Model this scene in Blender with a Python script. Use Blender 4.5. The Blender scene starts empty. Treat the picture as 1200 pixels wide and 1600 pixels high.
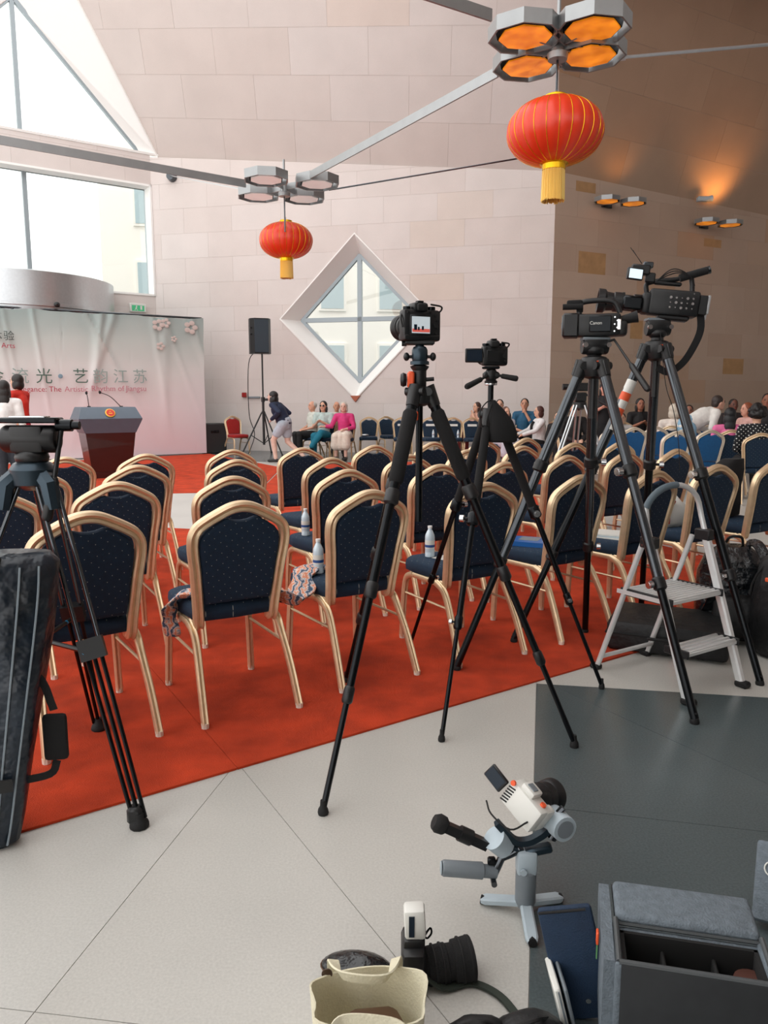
import bpy, bmesh, math, random
from mathutils import Vector, Matrix, Euler, Quaternion
from mathutils.geometry import delaunay_2d_cdt
random.seed(7)
C = bpy.context.scene.collection
R = math.radians

# ------------------------------------------------------------------ camera
CAM_H = 1.38; FPX = 1200.0; TILT = R(8.45)
cd = bpy.data.cameras.new('camera'); cam = bpy.data.objects.new('camera', cd); C.objects.link(cam)
cam.location = (0, 0, CAM_H); cam.rotation_euler = (R(90) - TILT, 0, 0)
cd.sensor_fit = 'VERTICAL'; cd.sensor_height = 32.0; cd.lens = 32.0 * FPX / 1600.0
cd.clip_start = 0.05; cd.clip_end = 500
bpy.context.scene.camera = cam

# ------------------------------------------------------------------ world: bright overcast sky
w = bpy.data.worlds.new('sky'); bpy.context.scene.world = w; w.use_nodes = True
bg = w.node_tree.nodes['Background']
bg.inputs['Color'].default_value = (1.0, 0.98, 0.965, 1); bg.inputs['Strength'].default_value = 2.15

# ------------------------------------------------------------------ exposure
vs = bpy.context.scene.view_settings
vs.view_transform = 'Standard'; vs.look = 'None'; vs.gamma = 1; vs.use_curve_mapping = False
vs.exposure = 0.0

# ------------------------------------------------------------------ projection helpers (measure the place from the photograph)
def ray(u, v):
    x = (u - 600) / FPX; z = -(v - 800) / FPX
    return Vector((x, math.cos(TILT) + z * math.sin(TILT), -math.sin(TILT) + z * math.cos(TILT)))
def un(u, v, z=0.0):
    d = ray(u, v); t = (z - CAM_H) / d.z; return Vector((d.x * t, d.y * t, z))
def at(u, v, Y):
    d = ray(u, v); t = Y / d.y; return Vector((d.x * t, Y, CAM_H + d.z * t))
def hit(u, v, p0, n):
    o = Vector((0, 0, CAM_H)); d = ray(u, v); t = (p0 - o).dot(n) / d.dot(n); return o + d * t

# ------------------------------------------------------------------ mesh helpers
def frame_axes(t):
    t = t.normalized(); up = Vector((0, 0, 1)) if abs(t.z) < 0.95 else Vector((0, 1, 0))
    a = t.cross(up).normalized(); b = a.cross(t).normalized(); return a, b
class B:
    """collects shapes into one bmesh, then links them as one mesh object"""
    def __init__(s): s.bm = bmesh.new(); s.mi = 0
    def _f(s, vs):
        try:
            f = s.bm.faces.new(vs); f.material_index = s.mi; return f
        except ValueError: return None
    def box(s, c, sz, r=(0, 0, 0), bev=0.0, seg=1, taper=1.0):
        m = Matrix.Translation(Vector(c)) @ Euler(r).to_matrix().to_4x4()
        hx, hy, hz = sz[0] / 2, sz[1] / 2, sz[2] / 2
        vs = []
        for z in (-hz, hz):
            k = taper if z > 0 else 1.0
            for x, y in ((-hx, -hy), (hx, -hy), (hx, hy), (-hx, hy)):
                vs.append(s.bm.verts.new(m @ Vector((x * k, y * k, z))))
        fs = [s._f([vs[i] for i in q]) for q in ((3, 2, 1, 0), (4, 5, 6, 7), (0, 1, 5, 4), (1, 2, 6, 5), (2, 3, 7, 6), (3, 0, 4, 7))]
        if bev > 0:
            es = list({e for f in fs for e in f.edges})
            bmesh.ops.bevel(s.bm, geom=es, offset=bev, segments=seg, affect='EDGES', profile=0.5, material=-1)
        return s
    def tube(s, pts, r, n=8, closed=False, caps=True, prof=None, up=None):
        """sweep; r number or list; prof list of (a,b) offsets (unit) replaces the circle; up fixes the profile's b axis"""
        pts = [Vector(p) for p in pts]; N = len(pts)
        rs = r if isinstance(r, (list, tuple)) else [r] * N
        if prof is None: prof = [(math.cos(2 * math.pi * k / n), math.sin(2 * math.pi * k / n)) for k in range(n)]
        rings = []; pa = None
        for i, p in enumerate(pts):
            if closed: t = (pts[(i + 1) % N] - pts[i - 1])
            elif i == 0: t = pts[1] - p
            elif i == N - 1: t = p - pts[i - 1]
            else: t = (pts[i + 1] - p).normalized() + (p - pts[i - 1]).normalized()
            if t.length < 1e-9: t = Vector((0, 0, 1))
            t.normalize()
            if up is not None:
                b = Vector(up) - t * t.dot(Vector(up))
                if b.length < 1e-6: b = frame_axes(t)[1]
                b.normalize(); a = t.cross(b)
            elif pa is None: a, b = frame_axes(t)
            else:
                a = pa - t * t.dot(pa)
                if a.length < 1e-6: a = frame_axes(t)[0]
                a.normalize(); b = a.cross(t)
            pa = a
            rings.append([s.bm.verts.new(p + (a * q[0] + b * q[1]) * rs[i]) for q in prof])
        M = len(prof)
        for i in range(N if closed else N - 1):
            A, Bb = rings[i], rings[(i + 1) % N]
            for k in range(M): s._f([A[k], A[(k + 1) % M], Bb[(k + 1) % M], Bb[k]])
        if caps and not closed:
            s._f(rings[0][::-1]); s._f(rings[-1])
        return s
    def cyl(s, a, b, r0, r1=None, n=12, caps=True):
        return s.tube([a, b], [r0, r0 if r1 is None else r1], n, caps=caps)
    def lathe(s, prof, n=16, m=None, c=(0, 0, 0), caps=True):
        """prof = [(r, z)...] turned about z, then moved by m"""
        m = (Matrix.Translation(Vector(c)) @ m.to_4x4()) if m is not None else Matrix.Translation(Vector(c))
        rings = []
        for (r, z) in prof:
            rings.append([s.bm.verts.new(m @ Vector((max(r, 1e-5) * math.cos(2 * math.pi * k / n), max(r, 1e-5) * math.sin(2 * math.pi * k / n), z))) for k in range(n)])
        for A, Bb in zip(rings, rings[1:]):
            for k in range(n): s._f([A[k], A[(k + 1) % n], Bb[(k + 1) % n], Bb[k]])
        if caps: s._f(rings[0][::-1]); s._f(rings[-1])
        return s
    def prism(s, poly, z0, z1, m=None, cap0=True):
        m = m or Matrix.Identity(4)
        a = [s.bm.verts.new(m @ Vector((p[0], p[1], z0))) for p in poly]
        b = [s.bm.verts.new(m @ Vector((p[0], p[1], z1))) for p in poly]
        n = len(poly)
        for k in range(n): s._f([a[k], a[(k + 1) % n], b[(k + 1) % n], b[k]])
        if cap0: s._f(a[::-1])
        s._f(b); return s
    def ell(s, c, r, n=12, m=8, rot=None):
        rot = (Euler(rot).to_matrix() if rot is not None else Matrix.Identity(3))
        rings = []
        for j in range(1, m):
            th = math.pi * j / m
            rings.append([s.bm.verts.new(Vector(c) + rot @ Vector((r[0] * math.sin(th) * math.cos(2 * math.pi * k / n), r[1] * math.sin(th) * math.sin(2 * math.pi * k / n), r[2] * math.cos(th)))) for k in range(n)])
        t = s.bm.verts.new(Vector(c) + rot @ Vector((0, 0, r[2]))); bt = s.bm.verts.new(Vector(c) - rot @ Vector((0, 0, r[2])))
        for A, Bb in zip(rings, rings[1:]):
            for k in range(n): s._f([A[k], Bb[k], Bb[(k + 1) % n], A[(k + 1) % n]])
        for k in range(n):
            s._f([t, rings[0][k], rings[0][(k + 1) % n]]); s._f([bt, rings[-1][(k + 1) % n], rings[-1][k]])
        return s
    def grid(s, fn, nu, nv, thick=0.0):
        """fn(i/nu, j/nv) -> point; optional thickness along the normal"""
        g = [[s.bm.verts.new(Vector(fn(i / nu, j / nv))) for j in range(nv + 1)] for i in range(nu + 1)]
        fs = []
        for i in range(nu):
            for j in range(nv): fs.append(s._f([g[i][j], g[i + 1][j], g[i + 1][j + 1], g[i][j + 1]]))
        if thick:
            fs = [f for f in fs if f]
            bmesh.ops.recalc_face_normals(s.bm, faces=fs)
            bmesh.ops.solidify(s.bm, geom=fs, thickness=thick)
        return s
    def obj(s, name, mat, parent=None, ang=38, loc=None, rot=None, fix=True):
        if fix: bmesh.ops.recalc_face_normals(s.bm, faces=s.bm.faces)
        me = bpy.data.meshes.new(name); s.bm.to_mesh(me); s.bm.free()
        for m in (mat if isinstance(mat, (list, tuple)) else [mat]): me.materials.append(m)
        me.polygons.foreach_set('use_smooth', [True] * len(me.polygons)); me.set_sharp_from_angle(angle=R(ang))
        o = bpy.data.objects.new(name, me); C.objects.link(o)
        if parent is not None: o.parent = parent
        if loc is not None: o.location = loc
        if rot is not None: o.rotation_euler = rot
        return o
def tag(o, label=None, cat=None, group=None, kind=None):
    if label: o['label'] = label
    if cat: o['category'] = cat
    if group: o['group'] = group
    if kind: o['kind'] = kind
    return o
def thing(name, label, cat, loc=(0, 0, 0), rz=0.0, group=None, rot=None):
    o = bpy.data.objects.new(name, None); C.objects.link(o); o.empty_display_size = 0.1
    o.location = loc; o.rotation_euler = rot if rot else (0, 0, rz)
    return tag(o, label, cat, group)
def copy_tree(o, parent=None):
    c = o.copy(); C.objects.link(c)
    if parent is not None: c.parent = parent
    for ch in KIDS(o): copy_tree(ch, c)
    return c
def KIDS(o): return [x for x in list(o.children)]
def spline(pts, k=6, closed=False):
    """Catmull-Rom through the points"""
    P = [Vector(p) for p in pts]; out = []; n = len(P)
    rng = range(n) if closed else range(n - 1)
    for i in rng:
        p0 = P[(i - 1) % n] if closed or i > 0 else P[i] * 2 - P[i + 1]
        p1 = P[i]; p2 = P[(i + 1) % n]
        p3 = P[(i + 2) % n] if closed or i + 2 < n else p2 * 2 - p1
        for q in range(k):
            t = q / k
            out.append(0.5 * ((2 * p1) + (p2 - p0) * t + (2 * p0 - 5 * p1 + 4 * p2 - p3) * t * t + (3 * p1 - p0 - 3 * p2 + p3) * t ** 3))
    if not closed: out.append(P[-1])
    return out

# ------------------------------------------------------------------ materials
MATS = {}
def srgb(c):
    f = lambda x: (x / 255 / 12.92) if x / 255 <= 0.04045 else ((x / 255 + 0.055) / 1.055) ** 2.4
    return (f(c[0]), f(c[1]), f(c[2]), 1)
def mat(name, rgb, rough=0.5, metal=0.0, vary=0.0, scale=8.0, bump=0.0, bscale=None, sheen=0.0, spec=0.5, rand=0.0, emit=0.0, coat=0.0, trans=0.0, bdist=0.01):
    m = bpy.data.materials.new(name); m.use_nodes = True; nt = m.node_tree; N = nt.nodes; L = nt.links
    p = N['Principled BSDF']; col = srgb(rgb)
    p.inputs['Base Color'].default_value = col; p.inputs['Roughness'].default_value = rough; p.inputs['Metallic'].default_value = metal
    p.inputs['Specular IOR Level'].default_value = spec; p.inputs['Sheen Weight'].default_value = sheen; p.inputs['Coat Weight'].default_value = coat
    p.inputs['Transmission Weight'].default_value = trans
    if emit: p.inputs['Emission Color'].default_value = col; p.inputs['Emission Strength'].default_value = emit
    tc = N.new('ShaderNodeTexCoord'); cur = None
    if vary:
        nz = N.new('ShaderNodeTexNoise'); nz.inputs['Scale'].default_value = scale; nz.inputs['Detail'].default_value = 5; L.new(tc.outputs['Object'], nz.inputs['Vector'])
        mr = N.new('ShaderNodeMapRange'); mr.inputs['From Min'].default_value = 0.3; mr.inputs['From Max'].default_value = 0.7
        mr.inputs['To Min'].default_value = 1 - vary; mr.inputs['To Max'].default_value = 1 + vary; L.new(nz.outputs['Fac'], mr.inputs['Value'])
        mx = N.new('ShaderNodeVectorMath'); mx.operation = 'SCALE'; mx.inputs[0].default_value = col[:3]; L.new(mr.outputs['Result'], mx.inputs['Scale']); cur = mx.outputs['Vector']
    if rand:
        oi = N.new('ShaderNodeObjectInfo'); mr2 = N.new('ShaderNodeMapRange'); mr2.inputs['To Min'].default_value = 1 - rand; mr2.inputs['To Max'].default_value = 1 + rand
        L.new(oi.outputs['Random'], mr2.inputs['Value']); mx2 = N.new('ShaderNodeVectorMath'); mx2.operation = 'SCALE'
        if cur: L.new(cur, mx2.inputs[0])
        else: mx2.inputs[0].default_value = col[:3]
        L.new(mr2.outputs['Result'], mx2.inputs['Scale']); cur = mx2.outputs['Vector']
    if cur: L.new(cur, p.inputs['Base Color'])
    if bump:
        nb = N.new('ShaderNodeTexNoise'); nb.inputs['Scale'].default_value = bscale or scale * 4; nb.inputs['Detail'].default_value = 4; L.new(tc.outputs['Object'], nb.inputs['Vector'])
        bp = N.new('ShaderNodeBump'); bp.inputs['Strength'].default_value = bump; bp.inputs['Distance'].default_value = bdist; L.new(nb.outputs['Fac'], bp.inputs['Height']); L.new(bp.outputs['Normal'], p.inputs['Normal'])
    MATS[name] = m; return m
def stone(name, a, b, c2, rough=0.6, scale=1.0, blotch=0.0):
    """pale stone: each slab its own tone between three colours, fine speckle inside"""
    m = bpy.data.materials.new(name); m.use_nodes = True; nt = m.node_tree; N = nt.nodes; L = nt.links; p = N['Principled BSDF']
    p.inputs['Roughness'].default_value = rough
    oi = N.new('ShaderNodeObjectInfo'); cr = N.new('ShaderNodeValToRGB'); L.new(oi.outputs['Random'], cr.inputs['Fac'])
    e = cr.color_ramp.elements; e[0].position = 0.0; e[0].color = srgb(a); e[1].position = 1.0; e[1].color = srgb(c2)
    x = cr.color_ramp.elements.new(0.55); x.color = srgb(b); x = cr.color_ramp.elements.new(0.9); x.color = srgb(a)
    tc = N.new('ShaderNodeTexCoord'); nz = N.new('ShaderNodeTexNoise'); nz.inputs['Scale'].default_value = 1.2 * scale; nz.inputs['Detail'].default_value = 6
    L.new(tc.outputs['Object'], nz.inputs['Vector'])
    n2 = N.new('ShaderNodeTexNoise'); n2.inputs['Scale'].default_value = 140 * scale; n2.inputs['Detail'].default_value = 2; L.new(tc.outputs['Object'], n2.inputs['Vector'])
    ad = N.new('ShaderNodeMath'); ad.operation = 'ADD'; L.new(nz.outputs['Fac'], ad.inputs[0]); L.new(n2.outputs['Fac'], ad.inputs[1])
    mr = N.new('ShaderNodeMapRange'); mr.inputs['From Min'].default_value = 0.7; mr.inputs['From Max'].default_value = 1.3; mr.inputs['To Min'].default_value = 0.94 - blotch; mr.inputs['To Max'].default_value = 1.06 + blotch
    L.new(ad.outputs['Value'], mr.inputs['Value'])
    sc = N.new('ShaderNodeVectorMath'); sc.operation = 'SCALE'; L.new(cr.outputs['Color'], sc.inputs[0]); L.new(mr.outputs['Result'], sc.inputs['Scale']); L.new(sc.outputs['Vector'], p.inputs['Base Color'])
    bp = N.new('ShaderNodeBump'); bp.inputs['Strength'].default_value = 0.08; bp.inputs['Distance'].default_value = 0.004; L.new(n2.outputs['Fac'], bp.inputs['Height']); L.new(bp.outputs['Normal'], p.inputs['Normal'])
    return m
def dotted(name, rgb, axes, spacing=0.034, dot=(165, 168, 160), sheen=0.12):
    """woven fabric with a lattice of pin dots"""
    m = mat(name, rgb, 0.85, vary=0.15, scale=60, bump=0.2, bscale=500, sheen=sheen); nt = m.node_tree; N = nt.nodes; L = nt.links; p = N['Principled BSDF']
    p.inputs['Sheen Roughness'].default_value = 0.4; p.inputs['Sheen Tint'].default_value = srgb((60, 130, 190))
    tc = N.new('ShaderNodeTexCoord'); sx = N.new('ShaderNodeSeparateXYZ'); L.new(tc.outputs['Object'], sx.inputs[0])
    cb = N.new('ShaderNodeCombineXYZ'); L.new(sx.outputs[axes[0]], cb.inputs[0]); L.new(sx.outputs[axes[1]], cb.inputs[1])
    mp = N.new('ShaderNodeMapping'); mp.inputs['Rotation'].default_value = (0, 0, R(38)); mp.inputs['Scale'].default_value = (1 / spacing,) * 3; L.new(cb.outputs[0], mp.inputs['Vector'])
    vo = N.new('ShaderNodeTexVoronoi'); vo.voronoi_dimensions = '2D'; vo.inputs['Scale'].default_value = 1; vo.inputs['Randomness'].default_value = 0.12; L.new(mp.outputs[0], vo.inputs['Vector'])
    lt = N.new('ShaderNodeMath'); lt.operation = 'LESS_THAN'; lt.inputs[1].default_value = 0.045; L.new(vo.outputs['Distance'], lt.inputs[0])
    mx = N.new('ShaderNodeMix'); mx.data_type = 'RGBA'; L.new(lt.outputs[0], mx.inputs['Factor'])
    old = p.inputs['Base Color'].links[0].from_socket; L.new(old, mx.inputs['A']); mx.inputs['B'].default_value = srgb(dot); L.new(mx.outputs['Result'], p.inputs['Base Color'])
    return m
M = {}
M['wall_stone'] = stone('wall_stone', (216, 208, 204), (212, 202, 197), (213, 200, 190), 0.7)
M['shaded_wall'] = stone('shaded_wall_stone', (190, 168, 150), (184, 160, 141), (186, 154, 128), 0.7)  # wall stone darkened: the right wall's shade and warm lamplight put into colour
M['shaded_ceiling'] = stone('shaded_ceiling_stone', (176, 150, 128), (170, 143, 121), (172, 138, 108), 0.45)  # ceiling stone browned: lack of daylight on the right slope painted in
M['ceiling_stone'] = stone('ceiling_stone', (205, 196, 192), (200, 188, 182), (206, 182, 164), 0.55)
M['backing'] = mat('mortar', (188, 176, 168), 0.9)
M['white_stone'] = stone('white_stone', (194, 193, 188), (190, 188, 182), (196, 194, 188), 0.38, 1.0, 0.05)
M['dark_stone'] = stone('dark_stone', (78, 88, 90), (82, 91, 93), (76, 86, 89), 0.22, 1.0, 0.12)
M['joint'] = mat('joint', (168, 166, 160), 0.8)
M['reveal'] = mat('reveal_plaster', (242, 241, 238), 0.6)
M['alu'] = mat('window_metal', (150, 160, 165), 0.4, 0.5)
def glass_mat():
    m = bpy.data.materials.new('clear_glass'); m.use_nodes = True; nt = m.node_tree; N = nt.nodes; L = nt.links; N.remove(N['Principled BSDF'])
    t = N.new('ShaderNodeBsdfTransparent'); t.inputs[0].default_value = (.95, .97, .96, 1); g = N.new('ShaderNodeBsdfGlossy'); g.inputs['Roughness'].default_value = .02
    mx = N.new('ShaderNodeMixShader'); mx.inputs[0].default_value = .06; L.new(t.outputs[0], mx.inputs[1]); L.new(g.outputs[0], mx.inputs[2]); L.new(mx.outputs[0], N['Material Output'].inputs[0]); return m
M['glass'] = glass_mat()
M['carpet'] = mat('red_carpet', (190, 64, 34), 0.95, vary=0.26, scale=5, bump=0.6, bscale=260, sheen=0.05, spec=0.05)
M['gold'] = mat('gold_frame', (224, 198, 162), 0.34, 0.6, vary=0.06, scale=30)
M['navy_back'] = dotted('navy_fabric_back', (4, 34, 56), (0, 2))
M['navy_seat'] = dotted('navy_fabric_seat', (4, 34, 56), (0, 1))
M['brightlit_blue'] = mat('brightlit_blue_cloth', (5, 92, 150), .85, vary=.1, scale=50, sheen=.3)  # brighter light on the far rows put into the cloth colour
M['pale_frame'] = mat('pale_gold_frame', (232, 220, 200), .4, .4)
M['black'] = mat('black_plastic', (20, 21, 23), 0.42, vary=0.1, scale=40)
M['black_rubber'] = mat('black_rubber', (14, 14, 15), 0.75, bump=0.2, bscale=300)
M['black_metal'] = mat('black_metal', (26, 29, 32), 0.25, 0.7)
M['graphite'] = mat('graphite_metal', (84, 88, 92), 0.2, 0.9)
M['silver'] = mat('silver_metal', (196, 200, 203), 0.3, 0.9, vary=0.04, scale=20)
M['red_fabric'] = mat('red_fabric', (150, 22, 18), 0.85, vary=0.12, scale=40, sheen=0.3)

# ------------------------------------------------------------------ setting
UD = Vector((math.sin(R(56.5)), math.cos(R(56.5)), 0))          # along the chair rows
VD = Vector((-math.sin(R(31.3)), math.cos(R(31.3)), 0))         # the way the chairs face
def hdir(vp):
    d = Vector(((vp - 600) / FPX, 1, 0)); return d.normalized()
def clip_poly(poly, p, n):
    """keep the side where (x-p).n >= 0 (2D)"""
    out = []
    for i in range(len(poly)):
        a, b = poly[i], poly[(i + 1) % len(poly)]
        da = (a[0] - p[0]) * n[0] + (a[1] - p[1]) * n[1]; db = (b[0] - p[0]) * n[0] + (b[1] - p[1]) * n[1]
        if da >= 0: out.append(a)
        if (da >= 0) != (db >= 0):
            t = da / (da - db); out.append((a[0] + (b[0] - a[0]) * t, a[1] + (b[1] - a[1]) * t))
    return out
def area(poly): return 0.5 * sum(poly[i][0] * poly[(i + 1) % len(poly)][1] - poly[(i + 1) % len(poly)][0] * poly[i][1] for i in range(len(poly)))
def clip_convex(poly, region):
    if area(region) < 0: region = region[::-1]
    for i in range(len(region)):
        a, b = region[i], region[(i + 1) % len(region)]
        poly = clip_poly(poly, a, (-(b[1] - a[1]), b[0] - a[0]))
        if len(poly) < 3: return []
    return poly
def inset(poly, d):
    if area(poly) < 0: poly = poly[::-1]
    out = poly
    for i in range(len(poly)):
        a, b = Vector(poly[i]), Vector(poly[(i + 1) % len(poly)]); e = (b - a)
        if e.length < 1e-6: continue
        n = Vector((-e.y, e.x)).normalized(); out = clip_poly(out, a + n * d, n)
        if len(out) < 3: return []
    return out
def struct(o): o['kind'] = 'structure'; return o

# floor
fb = B(); fb.box((2, 10, -0.104), (44, 52, 0.2)); floor = struct(fb.obj('floor', M['joint']))
def slab_piece(poly, m, name='stone_slab', top=0.0, parent=None, gap=0.0011):
    q = inset([(p[0], p[1]) for p in poly], gap)
    if len(q) < 3 or abs(area(q)) < 1e-3: return
    b = B(); b.prism(q, -0.008, top); return b.obj(name, m, parent or floor, ang=20)
K0 = un(838, 1068); EL = (un(838, 1068) - un(828, 1480)).to_2d().normalized(); ET = (un(1200, 1090) - K0).to_2d().normalized()
big = [(-20, -16), (24, -16), (24, 36), (-20, 36)]
nl = Vector((EL.y, -EL.x))       # pointing right of the left edge
ntop = Vector((ET.y, -ET.x)); ntop = ntop if ntop.y < 0 else -ntop   # pointing towards camera
def split(polys, p, n):
    out = []
    for q in polys:
        for s_ in (1, -1):
            r = clip_poly(q, p, (n[0] * s_, n[1] * s_))
            if len(r) >= 3 and abs(area(r)) > 1e-3: out.append(r)
    return out
def lsplit(polys, a, b):
    a = Vector(a[:2]); b = Vector(b[:2]); d = b - a; return split(polys, a, (-d.y, d.x))
dark = clip_poly(clip_poly(big, K0, nl), K0, ntop)
dark = lsplit([dark], un(850, 1065), un(1200, 1225)); dark = lsplit(dark, un(890, 1265), un(1200, 1300))
left = clip_poly(big, K0, -nl); right = clip_poly(clip_poly(big, K0, nl), K0, -ntop)
left = lsplit([left], un(390, 1215), un(626, 1505)); left = lsplit(left, un(290, 1290), un(55, 1580)); left = lsplit(left, un(0, 1575), un(60, 1582))
white = left + [right]
for k in range(1, 5): white = split(white, K0.to_2d() - ntop * (k * 3.4), ntop)
W0 = un(560, 707); WD = hdir(-4600); WN = Vector((WD.y, -WD.x, 0)); WN = WN if WN.y < 0 else -WN   # diamond wall
# dark granite strip in front of the diamond wall
strip = [];  wh2 = []
sp = (W0 + WN * 3.3).to_2d()
for q in white:
    a = clip_poly(q, sp, (-WN.x, -WN.y)); b_ = clip_poly(q, sp, (WN.x, WN.y))
    if len(a) >= 3: strip.append(a)
    if len(b_) >= 3: wh2.append(b_)
for q in wh2: slab_piece(q, M['white_stone'])
for q in dark + strip: slab_piece(q, M['dark_stone'])

# walls
def plane_z(p, d, n): return p, n
CL = Vector((0, 0, 0)); 
def col_on(u, p0, n):            # where pixel column u meets a vertical plane (at the horizon)
    q = hit(u, 622, p0, n); q.z = 0; return q
CL = col_on(250, W0, WN); CR = col_on(858, W0, WN)
LD = -hdir(2300); LN = Vector((-LD.y, LD.x, 0)); LN = LN if LN.dot(-CL) > 0 else -LN      # left wall runs from CL towards the camera's left
RD = hdir(2950); RN = Vector((RD.y, -RD.x, 0)); RN = RN if RN.dot(-CR) > 0 else -RN
P1 = hit(248, 248, CL, LN); P3 = hit(122, 0, CL, LN)
P2 = Vector((CR.x, CR.y, hit(862, 268, W0, WN).z))
NA = (P2 - P1).cross(P3 - P1).normalized(); NA = NA if NA.z < 0 else -NA
P4 = hit(885, -320, P1, NA); P3x = P1 + (P3 - P1) * 1.9
P5 = hit(1200, 337, CR, RN); P5x = P2 + (P5 - P2) * 2.2
NB = (P5 - P2).cross(P4 - P2).normalized(); NB = NB if NB.z < 0 else -NB
print('corner', CL, CR, 'tops', P1, P2, P3, P4, P5, 'NA', NA, 'NB', NB)
def basis(origin, ex, n):
    ex = ex.normalized(); ez = n.normalized(); ey = ez.cross(ex).normalized()
    m = Matrix((ex, ey, ez)).transposed().to_4x4(); m.translation = origin; return m
def panels(parent, m, regions, w_, h_, matl, th=0.03, jit=0.0, name='stone_panel', gap=0.003, org=(0, 0)):
    """cut the convex regions (plane coords) into a running bond of panels; each panel one object"""
    xs = [p[0] for r in regions for p in r]; ys = [p[1] for r in regions for p in r]
    j0 = int(math.floor((min(ys) - org[1]) / h_)); j1 = int(math.ceil((max(ys) - org[1]) / h_))
    n = 0
    for j in range(j0, j1):
        off = (j % 2) * 0.5 * w_
        i0 = int(math.floor((min(xs) - org[0] - off) / w_)); i1 = int(math.ceil((max(xs) - org[0] - off) / w_))
        for i in range(i0, i1 + 1):
            x0 = org[0] + off + i * w_; y0 = org[1] + j * h_
            cell = [(x0 + gap / 2, y0 + gap / 2), (x0 + w_ - gap / 2, y0 + gap / 2), (x0 + w_ - gap / 2, y0 + h_ - gap / 2), (x0 + gap / 2, y0 + h_ - gap / 2)]
            ps = [q for q in (clip_convex(cell, r) for r in regions) if len(q) >= 3 and abs(area(q)) > 2e-3]
            if not ps: continue
            b = B(); t = th + random.uniform(-0.001, 0.001)
            for q in ps: b.prism(q if area(q) > 0 else q[::-1], 0.0, t, m)
            b.obj(name, matl, parent, ang=20); n += 1
    return n
def to_plane(m, p): q = m.inverted() @ p; return (q.x, q.y)
def backing(name, m, poly, th=0.25, matl=None):
    b = B(); b.prism(poly, -th, 0.0, m); return struct(b.obj(name, matl or M['backing']))

# diamond wall (back wall): plane coords x along wall to the right, y up
mW = basis(W0, -WD, WN)
if mW.col[1].z < 0: mW = basis(W0, WD, WN)
pl = lambda u, v: to_plane(mW, hit(u, v, W0, WN))
xl = to_plane(mW, CL)[0]; xr = to_plane(mW, CR)[0]
yl = to_plane(mW, P1)[1]; yr = to_plane(mW, P2)[1]
dT, dL, dB, dR = pl(557, 366), pl(437, 505), pl(553, 622), pl(673, 503)
cx = (dT[0] + dB[0]) / 2; hh = (dT[1] - dB[1]) / 2; cy = (dT[1] + dB[1]) / 2; hw = (dR[0] - dL[0]) / 2
dT, dB, dL, dR = (cx, cy + hh), (cx, cy - hh), (cx - hw, cy), (cx + hw, cy)
def quad_regions(x0, x1, ybot, ytopf):
    tl = lambda x: ytopf(x)
    yt = tl
    return [[(x0, ybot), dL, (x0, cy)], [(x0, ybot), (cx, ybot), dB, dL], [(cx, ybot), (x1, ybot), dR, dB], [(x1, ybot), (x1, cy), dR],
            [(x0, cy), dL, (x0, yt(x0))], [dL, dT, (cx, yt(cx)), (x0, yt(x0))], [dT, dR, (x1, yt(x1)), (cx, yt(cx))], [dR, (x1, cy), (x1, yt(x1))]]
ytf = lambda x: yl + (yr - yl) * (x - xl) / (xr - xl)
regs = [[(xl, 0), (cx, 0), dB, dL, (xl, cy)], [(cx, 0), (xr, 0), (xr, cy), dR, dB],
        [(xl, cy), dL, dT, (cx, ytf(cx)), (xl, yl)], [dT, dR, (xr, cy), (xr, yr), (cx, ytf(cx))]]
# the two-by-two split makes each region convex only after cutting at the diamond's points
regs = []
for (xa, xb, tri) in ((xl, dL[0], None), (dR[0], xr, None)):
    regs.append([(xa, 0), (xb, 0), (xb, ytf(xb)), (xa, ytf(xa))])
regs += [[(dL[0], 0), (cx, 0), dB, dL], [(cx, 0), (dR[0], 0), dR, dB], [dL, dT, (cx, ytf(cx)), (dL[0], ytf(dL[0]))], [dT, dR, (dR[0], ytf(dR[0])), (cx, ytf(cx))]]
wb = B()
for r in regs: wb.prism(r, -0.28, 0.0, mW)
wall_back = struct(wb.obj('wall_back', M['backing']))
npan = panels(wall_back, mW, regs, 1.32, 0.62, M['wall_stone'], 0.008)
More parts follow.
